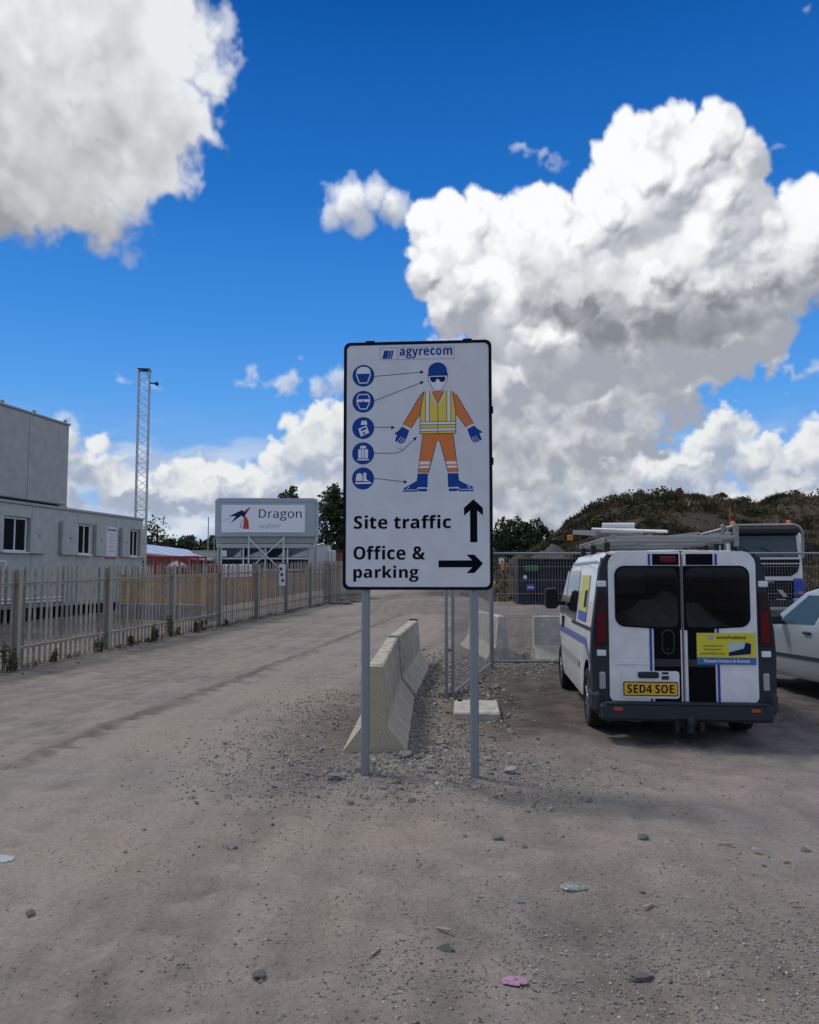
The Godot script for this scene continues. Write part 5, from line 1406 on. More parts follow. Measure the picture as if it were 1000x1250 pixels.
func cabin_window(t: Node3D, z0: float, z1: float, y0: float, y1: float, shut: Array, m: Material) -> void:
	# window in the plane x = 0 facing +x; z runs from z0 (near) to z1 (far), both negative
	var w := part("window", MB.new().box(Vector3(-.02, (y0 + y1) / 2, (z0 + z1) / 2), Vector3(.06, y1 - y0, z0 - z1)), M.glass_dark, t)
	var c := Vector3(.012, (y0 + y1) / 2, (z0 + z1) / 2)
	var fr := MB.new()
	for y in [y0, y1]: fr.box(Vector3(.015, y, c.z), Vector3(.05, .05, z0 - z1 + .05), Basis.IDENTITY, .006)
	for z in [z0, z1, c.z]: fr.box(Vector3(.014, c.y, z), Vector3(.045, y1 - y0 - .05, .045), Basis.IDENTITY, .006)
	part("frame", fr, M.upvc, w)
	part("sill", MB.new().box(Vector3(.06, y0 - .05, c.z), Vector3(.16, .035, z0 - z1 + .16), Basis.IDENTITY, .006), M.upvc, w)
	part("lintel", MB.new().box(Vector3(.05, y1 + .055, c.z), Vector3(.12, .04, z0 - z1 + .2), Basis.IDENTITY, .006), M.cabin_dark, w)
	# steel shutters folded back on the wall
	for s in shut:
		var sh := part("shutter", MB.new().box(Vector3(.09, c.y, (s[0] + s[1]) / 2), Vector3(.07, y1 - y0 + .12, s[0] - s[1]), Basis.IDENTITY, .008), m, t)
		part("shutter_edge", MB.new().box(Vector3(.075, c.y, s[0] + .02), Vector3(.11, y1 - y0 + .1, .03), Basis.IDENTITY, .004), M.cabin_dark, sh)
		part("shutter_bolt", MB.new().box(Vector3(.13, c.y, (s[0] + s[1]) / 2), Vector3(.012, .07, .04), Basis.IDENTITY, .003), M.steel_dark, sh)

func build_cabins() -> void:
	# local x = 0 is the wall along the yard, -z runs away; origin at the near end
	var yaw := -atan2(.1655, 1.0) ; var o := Vector3(-12.6, G(-24.0), -17.5)
	var len_ := 14.25
	var t := thing("site_cabin", "long grey site cabin with folded shutters, on the ground behind the fence", "cabin", o, yaw)
	var g := .45; var top := 3.52
	part("wall", MB.new().box(Vector3(-1.5, (g + top) / 2, -len_ / 2), Vector3(3.0, top - g, len_), Basis.IDENTITY, .03), M.cabin, t)
	part("roof_edge", MB.new().box(Vector3(-1.5, top + .03, -len_ / 2), Vector3(3.08, .09, len_ + .06), Basis.IDENTITY, .015), M.cabin_dark, t)
	for i in 7:
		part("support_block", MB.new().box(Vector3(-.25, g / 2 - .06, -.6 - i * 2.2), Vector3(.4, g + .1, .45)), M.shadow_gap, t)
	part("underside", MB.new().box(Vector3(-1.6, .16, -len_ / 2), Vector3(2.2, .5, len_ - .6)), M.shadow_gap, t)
	part("base_beam", MB.new().box(Vector3(.01, g + .06, -len_ / 2), Vector3(.06, .14, len_ - .02), Basis.IDENTITY, .01), M.cabin_dark, t)
	for y in [.72, .62]:
		part("pipe", MB.new(true).tube(Vector3(.12, y, -3.0), Vector3(.12, y, -8.9), .035, 8), M.upvc, t)
	# joints between the modules' wall panels
	for z in [-2.45, -4.9, -7.3, -9.75, -12.2]:
		part("wall_joint", MB.new().box(Vector3(.004, (g + top) / 2, z), Vector3(.016, top - g - .1, .03), Basis.IDENTITY, .003), M.cabin_dark, t)
	cabin_window(t, -5.95, -6.98, 2.13, 3.08, [[-5.0, -5.85], [-7.1, -7.95]], M.cabin)
	cabin_window(t, -9.75, -10.45, 2.13, 3.08, [[-8.75, -9.6], [-10.75, -11.35]], M.cabin)
	cabin_window(t, -13.15, -13.75, 2.13, 3.08, [[-12.5, -13.05], [-13.85, -14.2]], M.cabin)
	var pc := part("poster", MB.new().box(Vector3(.03, 2.60, -11.88), Vector3(.02, 1.06, .72), Basis.IDENTITY, .004), M.sign_white, t)
	part("poster_band", MB.new().box(Vector3(.03, 2.035, -11.88), Vector3(.022, .06, .72)), M.ink_red, pc)
	var ph := Node3D.new(); ph.name = "poster_print"; t.add_child(ph, true); ph.transform = Transform3D(Basis(Vector3(0, 0, -1), Vector3.UP, Vector3(1, 0, 0)), Vector3(.042, 2.60, -11.88))
	letters("poster_title", "Scan Inside", true, -.29, .29, .38, .47, .002, M.ink_navy, ph)
	for k in 5:
		part("poster_line", MB.new().box(Vector3(-.02 + .02 * (k % 3), .28 - .11 * k, .001), Vector3(.36, .022, .003)), M.ink_grey, ph)
	part("poster_rule", MB.new().box(Vector3(0, -.34, .001), Vector3(.5, .03, .003)), M.ink_grey, ph)
	var dr := part("door", MB.new().box(Vector3(.02, 1.15, -5.6), Vector3(.05, 1.3, .9), Basis.IDENTITY, .008), M.cabin, t)
	part("door_frame", MB.new().box(Vector3(.03, 1.82, -5.6), Vector3(.07, .05, 1.0), Basis.IDENTITY, .006).box(Vector3(.03, 1.15, -6.08), Vector3(.07, 1.3, .05), Basis.IDENTITY, .006), M.upvc, dr)
	# second storey
	t = thing("stacked_cabin", "blank grey cabin module stacked on top of the shuttered cabin", "cabin", o + Vector3(0, 0, 0), yaw)
	part("wall", MB.new().box(Vector3(-1.55, 4.99, -4.65), Vector3(3.0, 2.62, 9.1), Basis.IDENTITY, .03), M.cabin_up, t)
	part("roof_edge", MB.new().box(Vector3(-1.55, 6.33, -4.65), Vector3(3.06, .07, 9.16), Basis.IDENTITY, .015), M.cabin_dark, t)
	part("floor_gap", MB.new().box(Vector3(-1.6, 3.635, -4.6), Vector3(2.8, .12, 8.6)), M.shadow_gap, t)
	part("corner_foot", MB.new().box(Vector3(-.15, 3.62, -9.0), Vector3(.22, .1, .4), Basis.IDENTITY, .01), M.cabin_dark, t)
	for z in [-2.4, -4.75, -7.1]:
		part("wall_joint", MB.new().box(Vector3(-.052, 4.99, z), Vector3(.014, 2.5, .03), Basis.IDENTITY, .003), mk(Color(.21, .235, .24), {"rough": .65}), t)
	for z in [-5.9, -7.4, -9.05]:
		part("lifting_lug", MB.new().box(Vector3(-.12, 6.41, z), Vector3(.07, .12, .10), Basis.IDENTITY, .01), M.cabin_dark, t)
	# far cabin showing over the roof
	t = thing("far_cabin", "grey cabin with a dark roof fascia showing above the shuttered cabin's roof", "cabin", Vector3(-17.3, G(-37), -37.2), yaw)
	part("wall", MB.new().box(Vector3(1.2, 1.9, -1.5), Vector3(5.0, 3.6, 3.2), Basis.IDENTITY, .03), M.cabin, t)
	part("dark_fascia", MB.new().box(Vector3(3.0, 3.48, .14), Vector3(1.8, .40, .06), Basis.IDENTITY, .008), M.steel_dark, t)
	part("fascia_light", MB.new().box(Vector3(1.2, 3.74, -1.5), Vector3(5.1, .06, 3.3), Basis.IDENTITY, .01), M.cabin_dark, t)
	part("side_fascia", MB.new().box(Vector3(3.72, 3.48, -1.5), Vector3(.06, .40, 3.0), Basis.IDENTITY, .008), M.steel_dark, t)

func build_mast() -> void:
	var t := thing("lattice_mast", "tall slim galvanized lattice mast rising behind the end of the grey cabin", "mast", Vector3(-10.88, G(-33), -33.1), deg_to_rad(12))
	var h := 9.62; var w := .21
	var zinc := mk(Color(.48, .50, .52), {"rough": .5, "metal": .3})
	var c := [Vector3(-w, 0, -w), Vector3(w, 0, -w), Vector3(w, 0, w), Vector3(-w, 0, w)]
	for p in c: part("upright", MB.new(true).tube(p, p + Vector3(0, h, 0), .026, 8), zinc, t)
	var n := 30
	for k in 4:
		var mb := MB.new()
		var a: Vector3 = c[k]; var b: Vector3 = c[(k + 1) % 4]
		for i in n:
			var y0 := h * i / n; var y1 := h * (i + 1) / n
			if i % 2: mb.tube(a + Vector3(0, y0, 0), b + Vector3(0, y1, 0), .012, 4)
			else: mb.tube(b + Vector3(0, y0, 0), a + Vector3(0, y1, 0), .012, 4)
			if i % 6 == 0: mb.tube(a + Vector3(0, y0, 0), b + Vector3(0, y0, 0), .012, 4)
		stuff(part("lattice_bracing", mb, zinc, t))
	part("top_plate", MB.new().box(Vector3(0, h, 0), Vector3(.5, .04, .5), Basis.IDENTITY, .008), M.steel_dark, t)
	var cm := part("camera_bracket", MB.new().box(Vector3(.34, h - .55, .05), Vector3(.3, .05, .05), Basis.IDENTITY, .008), M.steel_dark, t)
	part("camera_housing", MB.new().box(Vector3(.5, h - .56, .05), Vector3(.14, .12, .22), Basis.IDENTITY, .03), M.steel_dark, cm)

func build_red_cage() -> void:
	var t := thing("red_cage", "red steel cage with mesh sides standing behind the fence by the cabin", "cage", Vector3(-11.6, G(-36), -36), 0)
	var W := 2.32; var H := 1.98
	for x in [0.0, .46, 1.5, W]:
		for z in [0.0, -1.4]:
			part("post", MB.new().box(Vector3(x, H / 2, z), Vector3(.07, H, .07), Basis.IDENTITY, .006), M.red_paint, t)
	for z in [0.0, -1.4]:
		for y in [.12, H - .02]:
			part("rail", MB.new().box(Vector3(W / 2, y, z), Vector3(W + .07, .08, .08), Basis.IDENTITY, .006), M.red_paint, t)
	part("lower_panel", MB.new().box(Vector3(W / 2, .55, -.04), Vector3(W - .05, .86, .02)), M.red_paint, t)
	for i in 10:
		part("panel_rib", MB.new().box(Vector3(.15 + i * .224, .55, -.018), Vector3(.05, .84, .03), Basis.IDENTITY, .006), M.red_paint, t)
	var mb := MB.new()
	for i in 38: mb.tube(Vector3(.06 * (i + 1), 1.1, -.03), Vector3(.06 * (i + 1), H, -.03), .005, 3, -1, false)
	for i in 14: mb.tube(Vector3(0, 1.12 + .06 * i, -.03), Vector3(W, 1.12 + .06 * i, -.03), .005, 3, -1, false)
	stuff(part("wire_mesh", mb, M.red_paint, t))
	var w := part("bagged_waste", crumpled(.4, 31, .25), mk(Color(.55, .56, .58), {"rough": .7}), self, Vector3(-10.35, G(-36) + 1.55, -36.6))
	tag(w, "pale wrapped bundle heaped on top inside the red cage", "bundle")
	var b := part("bundle_support", MB.new().box(Vector3(-10.35, G(-36) + .8, -36.65), Vector3(1.1, 1.5, .7), Basis.IDENTITY, .06), M.navy, self)
	tag(b, "dark blue bin standing inside the red cage under the pale bundle", "bin")
	b.name = "waste_bin"
	# red and white plastic barriers to its right
	for i in 6:
		var r := thing("plastic_barrier", ["red plastic barrier standing against the red cage, behind the fence", "red plastic barrier second from the red cage, behind the fence", "white plastic barrier third from the red cage, next to the red one", "white plastic barrier fourth from the red cage, behind the fence", "white plastic barrier fifth from the red cage, behind the fence", "last white plastic barrier in the row beside the red cage"][i], "barrier", Vector3(-9.0 + i * .34, G(-37), -37.2), 0, "plastic barriers beside the red cage")
		part("body", MB.new().box(Vector3(0, .82, 0), Vector3(.30, 1.6, .1), Basis.IDENTITY, .03), M.upvc if i > 1 else M.red_paint, r)
		part("foot", MB.new().box(Vector3(0, .05, 0), Vector3(.28, .1, .4), Basis.IDENTITY, .02), M.rubber, r)

func build_shed() -> void:
	var t := thing("low_shed", "long low shed with a pale blue sheet roof behind the red cage", "shed")
	# roof slope seen from the yard: eaves towards the viewer, ridge behind
	var a := Vector3(-15.2, 2.92, -42.0); var b := Vector3(-13.5, 2.62, -58.0)
	var up := Vector3(-2.2, .75, 0)
	var n := 22
	var m2 := mk(Color(.42, .50, .63), {"rough": .4, "metal": .2})
	for i in n:
		var p0 := a.lerp(b, float(i) / n); var p1 := a.lerp(b, (i + .94) / n)
		var mb := MB.new()
		var k := Vector3(.0, .05, 0)
		mb.quad(p0, p1, p1 + up, p0 + up, Vector3.UP); mb.quad(p0 - k, p1 - k, p1 + up - k, p0 + up - k, Vector3.DOWN)
		mb.quad(p0, p1, p1 - k, p0 - k, Vector3(1, 0, 0)); mb.quad(p0, p0 + up, p0 + up - k, p0 - k, Vector3(0, 0, 1)); mb.quad(p1, p1 + up, p1 + up - k, p1 - k, Vector3(0, 0, -1))
		part("roof_sheet", mb, M.roof_sheet if i % 3 else m2, t)
	part("gutter", MB.new(true).tube(a + Vector3(.06, -.05, 0), b + Vector3(.06, -.05, 0), .09, 8), M.upvc, t)
	for i in 7:
		var p := a.lerp(b, i / 6.0)
		part("column", MB.new().box(Vector3(p.x - .1, (p.y + G(p.z)) / 2 - .05, p.z), Vector3(.14, p.y - G(p.z), .14), Basis.IDENTITY, .01), M.cabin, t)
	var mbk := MB.new()
	mbk.quad(Vector3(a.x - 1.6, .4, a.z), Vector3(b.x - 1.6, .9, b.z), b + Vector3(-1.6, .45, 0), a + Vector3(-1.6, .45, 0), Vector3(1, 0, 0))
	mbk.quad(Vector3(a.x - 1.75, .4, a.z), Vector3(b.x - 1.75, .9, b.z), b + Vector3(-1.75, .5, 0), a + Vector3(-1.75, .5, 0), Vector3(-1, 0, 0))
	part("back_wall", mbk, M.cabin_dark, t)
	part("gable", MB.new().prism(pv([-17.3, .5, -15.3, .5, -15.3, 2.8, -17.3, 3.5]), -42.1, -42.0), M.cabin, t)
	# low grey unit between shed and billboard
	t = thing("plant_cabinet", "low grey plant cabinet between the shed roof and the billboard building", "cabinet", Vector3(-14.1, .93, -57.5), 0)
	part("body", MB.new().box(Vector3(0, 1.1, 0), Vector3(1.9, 2.3, 1.6), Basis.IDENTITY, .04), M.cabin, t)
	part("lid", MB.new().box(Vector3(0, 2.28, 0), Vector3(2.0, .08, 1.7), Basis.IDENTITY, .02), M.cabin_dark, t)
	part("vent_panel", MB.new().box(Vector3(.2, 1.2, .81), Vector3(1.0, 1.2, .03), Basis.IDENTITY, .01), M.cabin_dark, t)
	for q in [[-14.75, 5.75, "taller thin grey pole in front of the tree line beside the billboard"], [-14.3, 4.2, "shorter grey pole close beside the billboard's edge"]]:
		t = thing("lamp_pole", q[2], "pole", Vector3(q[0], .93, -60), 0)
		part("shaft", MB.new(true).tube(Vector3.ZERO, Vector3(0, q[1] - .93, 0), .06, 8, .035), M.cabin_dark, t)
		part("pole_cap", MB.new(true).tube(Vector3(0, q[1] - .93, 0), Vector3(0, q[1] - .85, 0), .05, 8), M.upvc, t)

func build_billboard() -> void:
	var g := G(-56.0)
	var t := thing("billboard_building", "grey rooftop billboard with a red and navy emblem over a glazed office", "building", Vector3(-9.68, 0, -55), deg_to_rad(1))
	var w := 6.80
	# upper box
	var bx := part("sign_box", MB.new().box(Vector3(0, 5.32, -.9), Vector3(w, 2.35, 1.8), Basis.IDENTITY, .03), mk(Color(.40, .46, .50), {"rough": .6, "tex": "soft", "lo": .92, "scale": 2.0}), t)
	part("box_top", MB.new().prism(pv([-w / 2 - .05, 6.48, w / 2 + .05, 6.48, w / 2 - .12, 6.74, -w / 2 + .18, 6.74]), -1.7, .02), mk(Color(.33, .40, .50), {"rough": .5}), t)
	part("corner_post", MB.new().box(Vector3(w / 2 + .03, 5.0, .02), Vector3(.10, 3.4, .1), Basis.IDENTITY, .01), mk(Color(.36, .42, .46), {"rough": .5}), t)
	var face := part("sign_face", MB.new().box(Vector3(-.15, 5.35, .03), Vector3(5.6, 1.86, .05), Basis.IDENTITY, .01), mk(Color(.80, .83, .88), {"rough": .5}), t)
	var Z := .057
	letters("sign_lettering", "Dragon", false, -.44, 2.42, 5.22, 5.98, Z, M.ink_navy, face)
	letters("sign_lettering", "arabeir", false, -.40, 1.05, 4.70, 5.05, Z, M.ink_grey, face)
	part("emblem", MB.new().prism(pv([-2.48, 5.50, -1.60, 5.92, -1.44, 5.84, -1.02, 6.12, -1.26, 5.74, -1.46, 5.42, -1.62, 5.56, -2.34, 5.04, -1.98, 5.52]), Z - .01, Z + .004), M.ink_navy, face)
	part("emblem", MB.new().prism(pv([-1.46, 5.44, -1.32, 5.54, -1.14, 5.20, -1.10, 4.66, -1.52, 4.66, -1.46, 5.0]), Z - .01, Z + .004), M.ink_red, face)
	part("emblem", MB.new().prism(pv([-1.50, 5.76, -1.30, 5.80, -1.02, 6.16, -1.36, 5.92]), Z - .01, Z + .007), M.ink_red, face)
	part("emblem", MB.new().prism(pv([-1.72, 4.72, -1.62, 4.72, -1.53, 5.3, -1.58, 5.3]), Z - .01, Z + .004), M.ink_grey, face)
	part("emblem", MB.new().prism(pv([-2.95, 5.18, -2.35, 5.34, -2.3, 5.38, -2.95, 5.20]), Z - .01, Z + .004), M.ink_grey, face)
	# lower storey
	part("fascia", MB.new().box(Vector3(-.1, 3.92, -1.4), Vector3(w - .3, .46, 2.4), Basis.IDENTITY, .02), M.cabin_dark, t)
	part("fascia_beam", MB.new().box(Vector3(-.1, 3.52, -1.0), Vector3(w - .5, .26, 2.2), Basis.IDENTITY, .02), M.cabin, t)
	part("back_wall", MB.new().box(Vector3(-.1, 2.1, -3.2), Vector3(w - .4, 2.9, .2)), M.cabin_dark, t)
	part("floor_slab", MB.new().box(Vector3(-.1, g - .0, -1.6), Vector3(w - .3, .2, 3.4)), M.concrete_pale, t)
	for s: float in [-1.0, 1.0]:
		part("side_wall", MB.new().box(Vector3(s * 3.05 - .1, 2.2, -1.6), Vector3(.15, 2.8, 3.2)), M.cabin, t)
	for i in 4:
		var x0 := -2.95 + i * 1.48
		var wd := part("window", MB.new().box(Vector3(x0 + .72, 3.05, -.10), Vector3(1.36, .62, .04)), M.glass_dark if i in [1, 2] else mk(Color(.06, .075, .085), {"rough": .08}), t)
		part("frame", MB.new().box(Vector3(x0, 2.45, -.08), Vector3(.10, 2.0, .1), Basis.IDENTITY, .01).box(Vector3(x0 + .72, 2.68, -.075), Vector3(1.4, .10, .09), Basis.IDENTITY, .01).box(Vector3(x0 + .72, 3.40, -.075), Vector3(1.4, .07, .09), Basis.IDENTITY, .01), mk(Color(.68, .74, .76), {"rough": .5}), wd)
		wd = part("window", MB.new().box(Vector3(x0 + .72, 2.15, -.10), Vector3(1.36, .92, .04)), M.glass_dark, t)
		part("sill", MB.new().box(Vector3(x0 + .72, 1.66, -.05), Vector3(1.44, .08, .14), Basis.IDENTITY, .01), mk(Color(.45, .5, .52), {"rough": .5}), wd)
		part("blind", MB.new().prism(pv([x0 + (.1 if i % 2 else .8), 2.78, x0 + 1.35, 2.78, x0 + 1.35, 3.3]), -.07, -.06), M.cabin, t)
	part("wall_lamp", MB.new().box(Vector3(-2.72, 3.0, .02), Vector3(.32, .42, .12), Basis.IDENTITY, .03), M.upvc, t)
	# braced frame before the glass
	var fr := mk(Color(.56, .63, .66), {"rough": .5})
	for x in [-1.08, 1.24]:
		part("frame_post", MB.new().box(Vector3(x, 2.55, .12), Vector3(.11, 3.2, .11), Basis.IDENTITY, .01), fr, t)
	part("cross_brace", MB.new().tube(Vector3(-1.08, 4.0, .22), Vector3(1.28, 1.75, .22), .05, 6), fr, t)
	part("cross_brace", MB.new().tube(Vector3(1.24, 4.0, .34), Vector3(-1.2, 1.75, .34), .05, 6), fr, t)
	for i in 5:
		part("railing_post", MB.new().box(Vector3(-2.8 + i * 1.4, 1.5, .5), Vector3(.05, 1.2, .05)), fr, t)
	part("railing", MB.new().tube(Vector3(-2.9, 1.95, .5), Vector3(2.9, 1.95, .5), .03, 6), fr, t)
	t = thing("storage_container", "pale grey container beside the billboard building", "container", Vector3(-6.35, g, -60.5), 0)
	part("body", MB.new().box(Vector3(0, 1.42, 0), Vector3(.95, 2.85, 2.4), Basis.IDENTITY, .03), mk(Color(.6, .64, .62), {"rough": .6}), t)
	part("roof_rim", MB.new().box(Vector3(0, 2.87, 0), Vector3(1.0, .06, 2.45), Basis.IDENTITY, .01), M.cabin, t)
	t = thing("storage_container", "whiter narrow container right of the pale grey one by the billboard", "container", Vector3(-5.62, g, -60.0), 0)
	part("body", MB.new().box(Vector3(0, 1.25, 0), Vector3(.42, 2.5, 2.0), Basis.IDENTITY, .03), mk(Color(.60, .64, .66), {"rough": .6}), t)
	part("door_seam", MB.new().box(Vector3(.02, 1.25, 1.005), Vector3(.03, 2.4, .02)), M.cabin_dark, t)
	t = thing("brick_shed", "small brick-red shed in front of the dark tree beside the containers", "shed", Vector3(-4.9, g, -61.5), 0)
	part("wall", MB.new().box(Vector3(0, 1.2, 0), Vector3(1.6, 2.4, 2.0), Basis.IDENTITY, .02), mk(Color(.32, .14, .09), {"rough": .9, "tex": "grain", "lo": .7, "scale": .8}), t)
	part("roof", MB.new().box(Vector3(0, 2.46, 0), Vector3(1.75, .12, 2.15), Basis.IDENTITY, .02), M.steel_dark, t)

# ---------------------------------------------------------------- trees, mound, weeds and things beyond the mesh fence
func leaf_cloud(lobes: Array, count: int, size: float, cols: Array, seed_: int, airy := .12) -> ArrayMesh:
	rng.seed = seed_
	var n := FastNoiseLite.new(); n.seed = seed_; n.frequency = .55; n.fractal_octaves = 3
	var vs := PackedVector3Array(); var cs := PackedColorArray()
	var tot := 0.0
	for l in lobes: tot += l[1].x * l[1].y
	for l in lobes:
		var c: Vector3 = l[0]; var r: Vector3 = l[1]
		var k := int(count * r.x * r.y / tot)
		for i in k:
			var d := Vector3(rng.randfn(), rng.randfn(), rng.randfn()).normalized()
			var q := pow(rng.randf(), .35)
			var p := c + d * r * q * (1.0 + .35 * n.get_noise_3dv(c + d * r * 1.5))
			var nv := n.get_noise_3dv(p * 1.6)
			if nv < -airy: continue
			var f := (d + Vector3(rng.randfn(), rng.randfn(), rng.randfn()) * .6).normalized()
			var u := f.cross(Vector3(rng.randfn(), rng.randfn(), rng.randfn())).normalized(); var v := f.cross(u)
			var s := size * rng.randf_range(.6, 1.4)
			var col: Color = cols[rng.randi() % cols.size()]
			col = col * (1.0 + .5 * n.get_noise_3dv(p * 3.0 + Vector3(40, 0, 0)))
			var a := p + u * s; var b := p + v * s * .55; var e := p - u * s; var g := p - v * s * .55
			vs.append_array(PackedVector3Array([a, b, e, a, e, g]))
			for j in 6: cs.append(col)
	var arr := []; arr.resize(Mesh.ARRAY_MAX)
	arr[Mesh.ARRAY_VERTEX] = vs; arr[Mesh.ARRAY_COLOR] = cs
	var am := ArrayMesh.new(); am.add_surface_from_arrays(Mesh.PRIMITIVE_TRIANGLES, arr)
	return am

func tree(called: String, label: String, at: Vector3, lobes: Array, count: int, size: float, cols: Array, seed_: int, group := "", airy := .12) -> void:
	var t := thing(called, label, "tree", at, 0, group)
	var top := 0.0
	for l in lobes: top = maxf(top, l[0].y)
	var tr := MB.new(true)
	tr.tube(Vector3(0, -.3, 0), Vector3(.1, top * .6, 0), .03 * top + .06, 8, .015 * top)
	tr.tube(Vector3(.1, top * .6, 0), Vector3(0, top, .1), .015 * top, 6, .03)
	part("trunk", tr, M.bark, t)
	for l in lobes:
		part("limb", MB.new(true).tube(Vector3(.05, minf(top * .45, l[0].y * .6), 0), l[0], .012 * top + .02, 5, .02), M.bark, t)
	stuff(part("crown", leaf_cloud(lobes, count, size, cols, seed_, airy), M.leaf, t)).remove_meta("kind")

const NTH := ["first", "second", "third", "fourth", "fifth", "sixth", "seventh", "eighth", "ninth", "tenth", "eleventh", "twelfth", "thirteenth", "fourteenth"]

func build_trees() -> void:
	var dk := [Color(.034, .050, .024), Color(.044, .062, .028), Color(.028, .042, .022), Color(.058, .074, .032)]
	var md := [Color(.055, .070, .032), Color(.068, .082, .036), Color(.045, .060, .030), Color(.085, .09, .042)]
	var g := .93
	tree("broadleaf_tree", "tall dark tree standing between the billboard building and the site sign", Vector3(-6.4, g, -74), [[Vector3(-.5, 7.0, 0), Vector3(1.5, 1.7, 1.5)], [Vector3(.6, 6.2, .2), Vector3(1.7, 1.9, 1.5)], [Vector3(-.9, 5.0, 0), Vector3(1.4, 1.9, 1.5)], [Vector3(1.0, 4.2, .1), Vector3(1.9, 2.2, 1.7)], [Vector3(-.2, 3.2, 0), Vector3(2.2, 2.0, 1.8)], [Vector3(2.4, 3.0, 0), Vector3(2.2, 2.0, 1.8)], [Vector3(-.3, 8.0, 0), Vector3(.8, .9, .8)]], 9000, .19, dk, 3)
	tree("poplar_tree", "spiky tree top rising behind the billboard", Vector3(-11.6, g, -80), [[Vector3(-.2, 7.6, 0), Vector3(1.3, 1.3, 1.0)], [Vector3(.2, 8.7, 0), Vector3(.45, .7, .5)], [Vector3(-1.2, 7.2, 0), Vector3(.9, .9, .8)], [Vector3(1.3, 7.3, 0), Vector3(.9, .8, .8)], [Vector3(2.6, 7.1, 0), Vector3(.6, .7, .6)]], 2600, .17, md, 5, "", .02)
	tree("broadleaf_tree", "round-headed tree beyond the fence, nearer the sign than its twin", Vector3(10.0, g, -82), [[Vector3(.3, 4.9, 0), Vector3(2.0, 1.5, 1.6)], [Vector3(-1.0, 3.8, .3), Vector3(1.6, 1.5, 1.5)], [Vector3(.9, 3.6, .5), Vector3(1.8, 1.6, 1.5)], [Vector3(-1.9, 2.8, .4), Vector3(1.2, 1.4, 1.2)], [Vector3(0, 2.2, .6), Vector3(2.4, 1.6, 1.6)]], 7000, .2, dk, 7)
	tree("broadleaf_tree", "round-headed tree where the earth mound's slope begins", Vector3(12.6, g, -82), [[Vector3(-.2, 4.7, 0), Vector3(1.6, 1.5, 1.5)], [Vector3(1.0, 3.7, .2), Vector3(1.5, 1.5, 1.3)], [Vector3(-.8, 3.2, .4), Vector3(1.5, 1.6, 1.3)], [Vector3(.4, 2.2, .6), Vector3(2.2, 1.5, 1.5)]], 5600, .2, dk, 9)
	tree("scrub_tree", "low bushy tree left of the round-headed pair beyond the fence", Vector3(7.6, g, -80), [[Vector3(0, 1.9, 0), Vector3(1.5, 1.2, 1.2)], [Vector3(1.2, 1.5, .3), Vector3(1.4, 1.0, 1.0)], [Vector3(-1.3, 1.2, .3), Vector3(1.2, .9, 1.0)]], 2600, .18, md, 10)
	tree("sparse_tree", "thin half-bare tree above the tree line behind the shed", Vector3(-22.8, g, -74), [[Vector3(-.6, 4.2, 0), Vector3(1.3, 1.3, 1.2)], [Vector3(.8, 3.8, .2), Vector3(1.3, 1.1, 1.1)], [Vector3(0, 5.2, .2), Vector3(.9, .8, .8)]], 1300, .13, md, 13, "", -.05)
	for i in 9:
		var h: float = [3.0, 3.4, 2.9, 3.1, 3.5, 3.0, 3.3, 3.1, 2.7][i]
		tree("hedgerow_tree", "dark hedgerow tree, %s from the cabin in the line behind the blue-roofed shed" % NTH[i], Vector3(-26.5 + i * 1.35, g, -77 - (i % 3)), [[Vector3(0, h, 0), Vector3(1.0, 1.0, .9)], [Vector3(-.5, h * .6, .3), Vector3(1.1, 1.1, 1.0)], [Vector3(.5, h * .55, .3), Vector3(1.1, 1.2, 1.0)], [Vector3(0, .9, .5), Vector3(1.3, 1.1, .9)]], 3000, .19, dk if i % 2 else md, 30 + i, "hedgerow trees behind the shed", .5)
	for i in 4:
		tree("hedgerow_tree", "low dark hedgerow tree, %s of four behind the billboard building" % NTH[i], Vector3(-14.6 + i * 2.6, g, -84), [[Vector3(0, 2.4, 0), Vector3(1.5, 1.2, 1.0)], [Vector3(.6, 1.3, .3), Vector3(1.6, 1.2, 1.0)]], 1400, .2, dk, 50 + i, "hedgerow trees behind the billboard")

func ridge(x: float) -> float:
	var k := [5.0, 7.2, 8.6, 9.6, 10.6, 11.8, 14.2, 16.5, 19.4, 23.4, 29.0, 38.0, 52.0, 70.0]
	var v := [0.0, .9, 1.9, 2.6, 3.35, 4.2, 5.55, 6.2, 5.95, 5.75, 6.0, 5.6, 4.0, 0.0]
	if x <= k[0] or x >= k[-1]: return 0.0
	for i in range(k.size() - 1):
		if x < k[i + 1]: return lerpf(v[i], v[i + 1], (x - k[i]) / (k[i + 1] - k[i]))
	return 0.0

func mound_y(x: float, z: float, n: FastNoiseLite) -> float:
	var d := -z
	var f := smoothstep(43.0, 58.0, d) if d < 58 else smoothstep(78.0, 60.0, d)
	f = pow(f, .8)
	return G(z) - .05 + ridge(x + n.get_noise_2d(x * .5, z) * .6) * f * (1.0 + .12 * n.get_noise_2d(x, z)) + .25 * n.get_noise_2d(x * 2.0, z * 2.0) * f

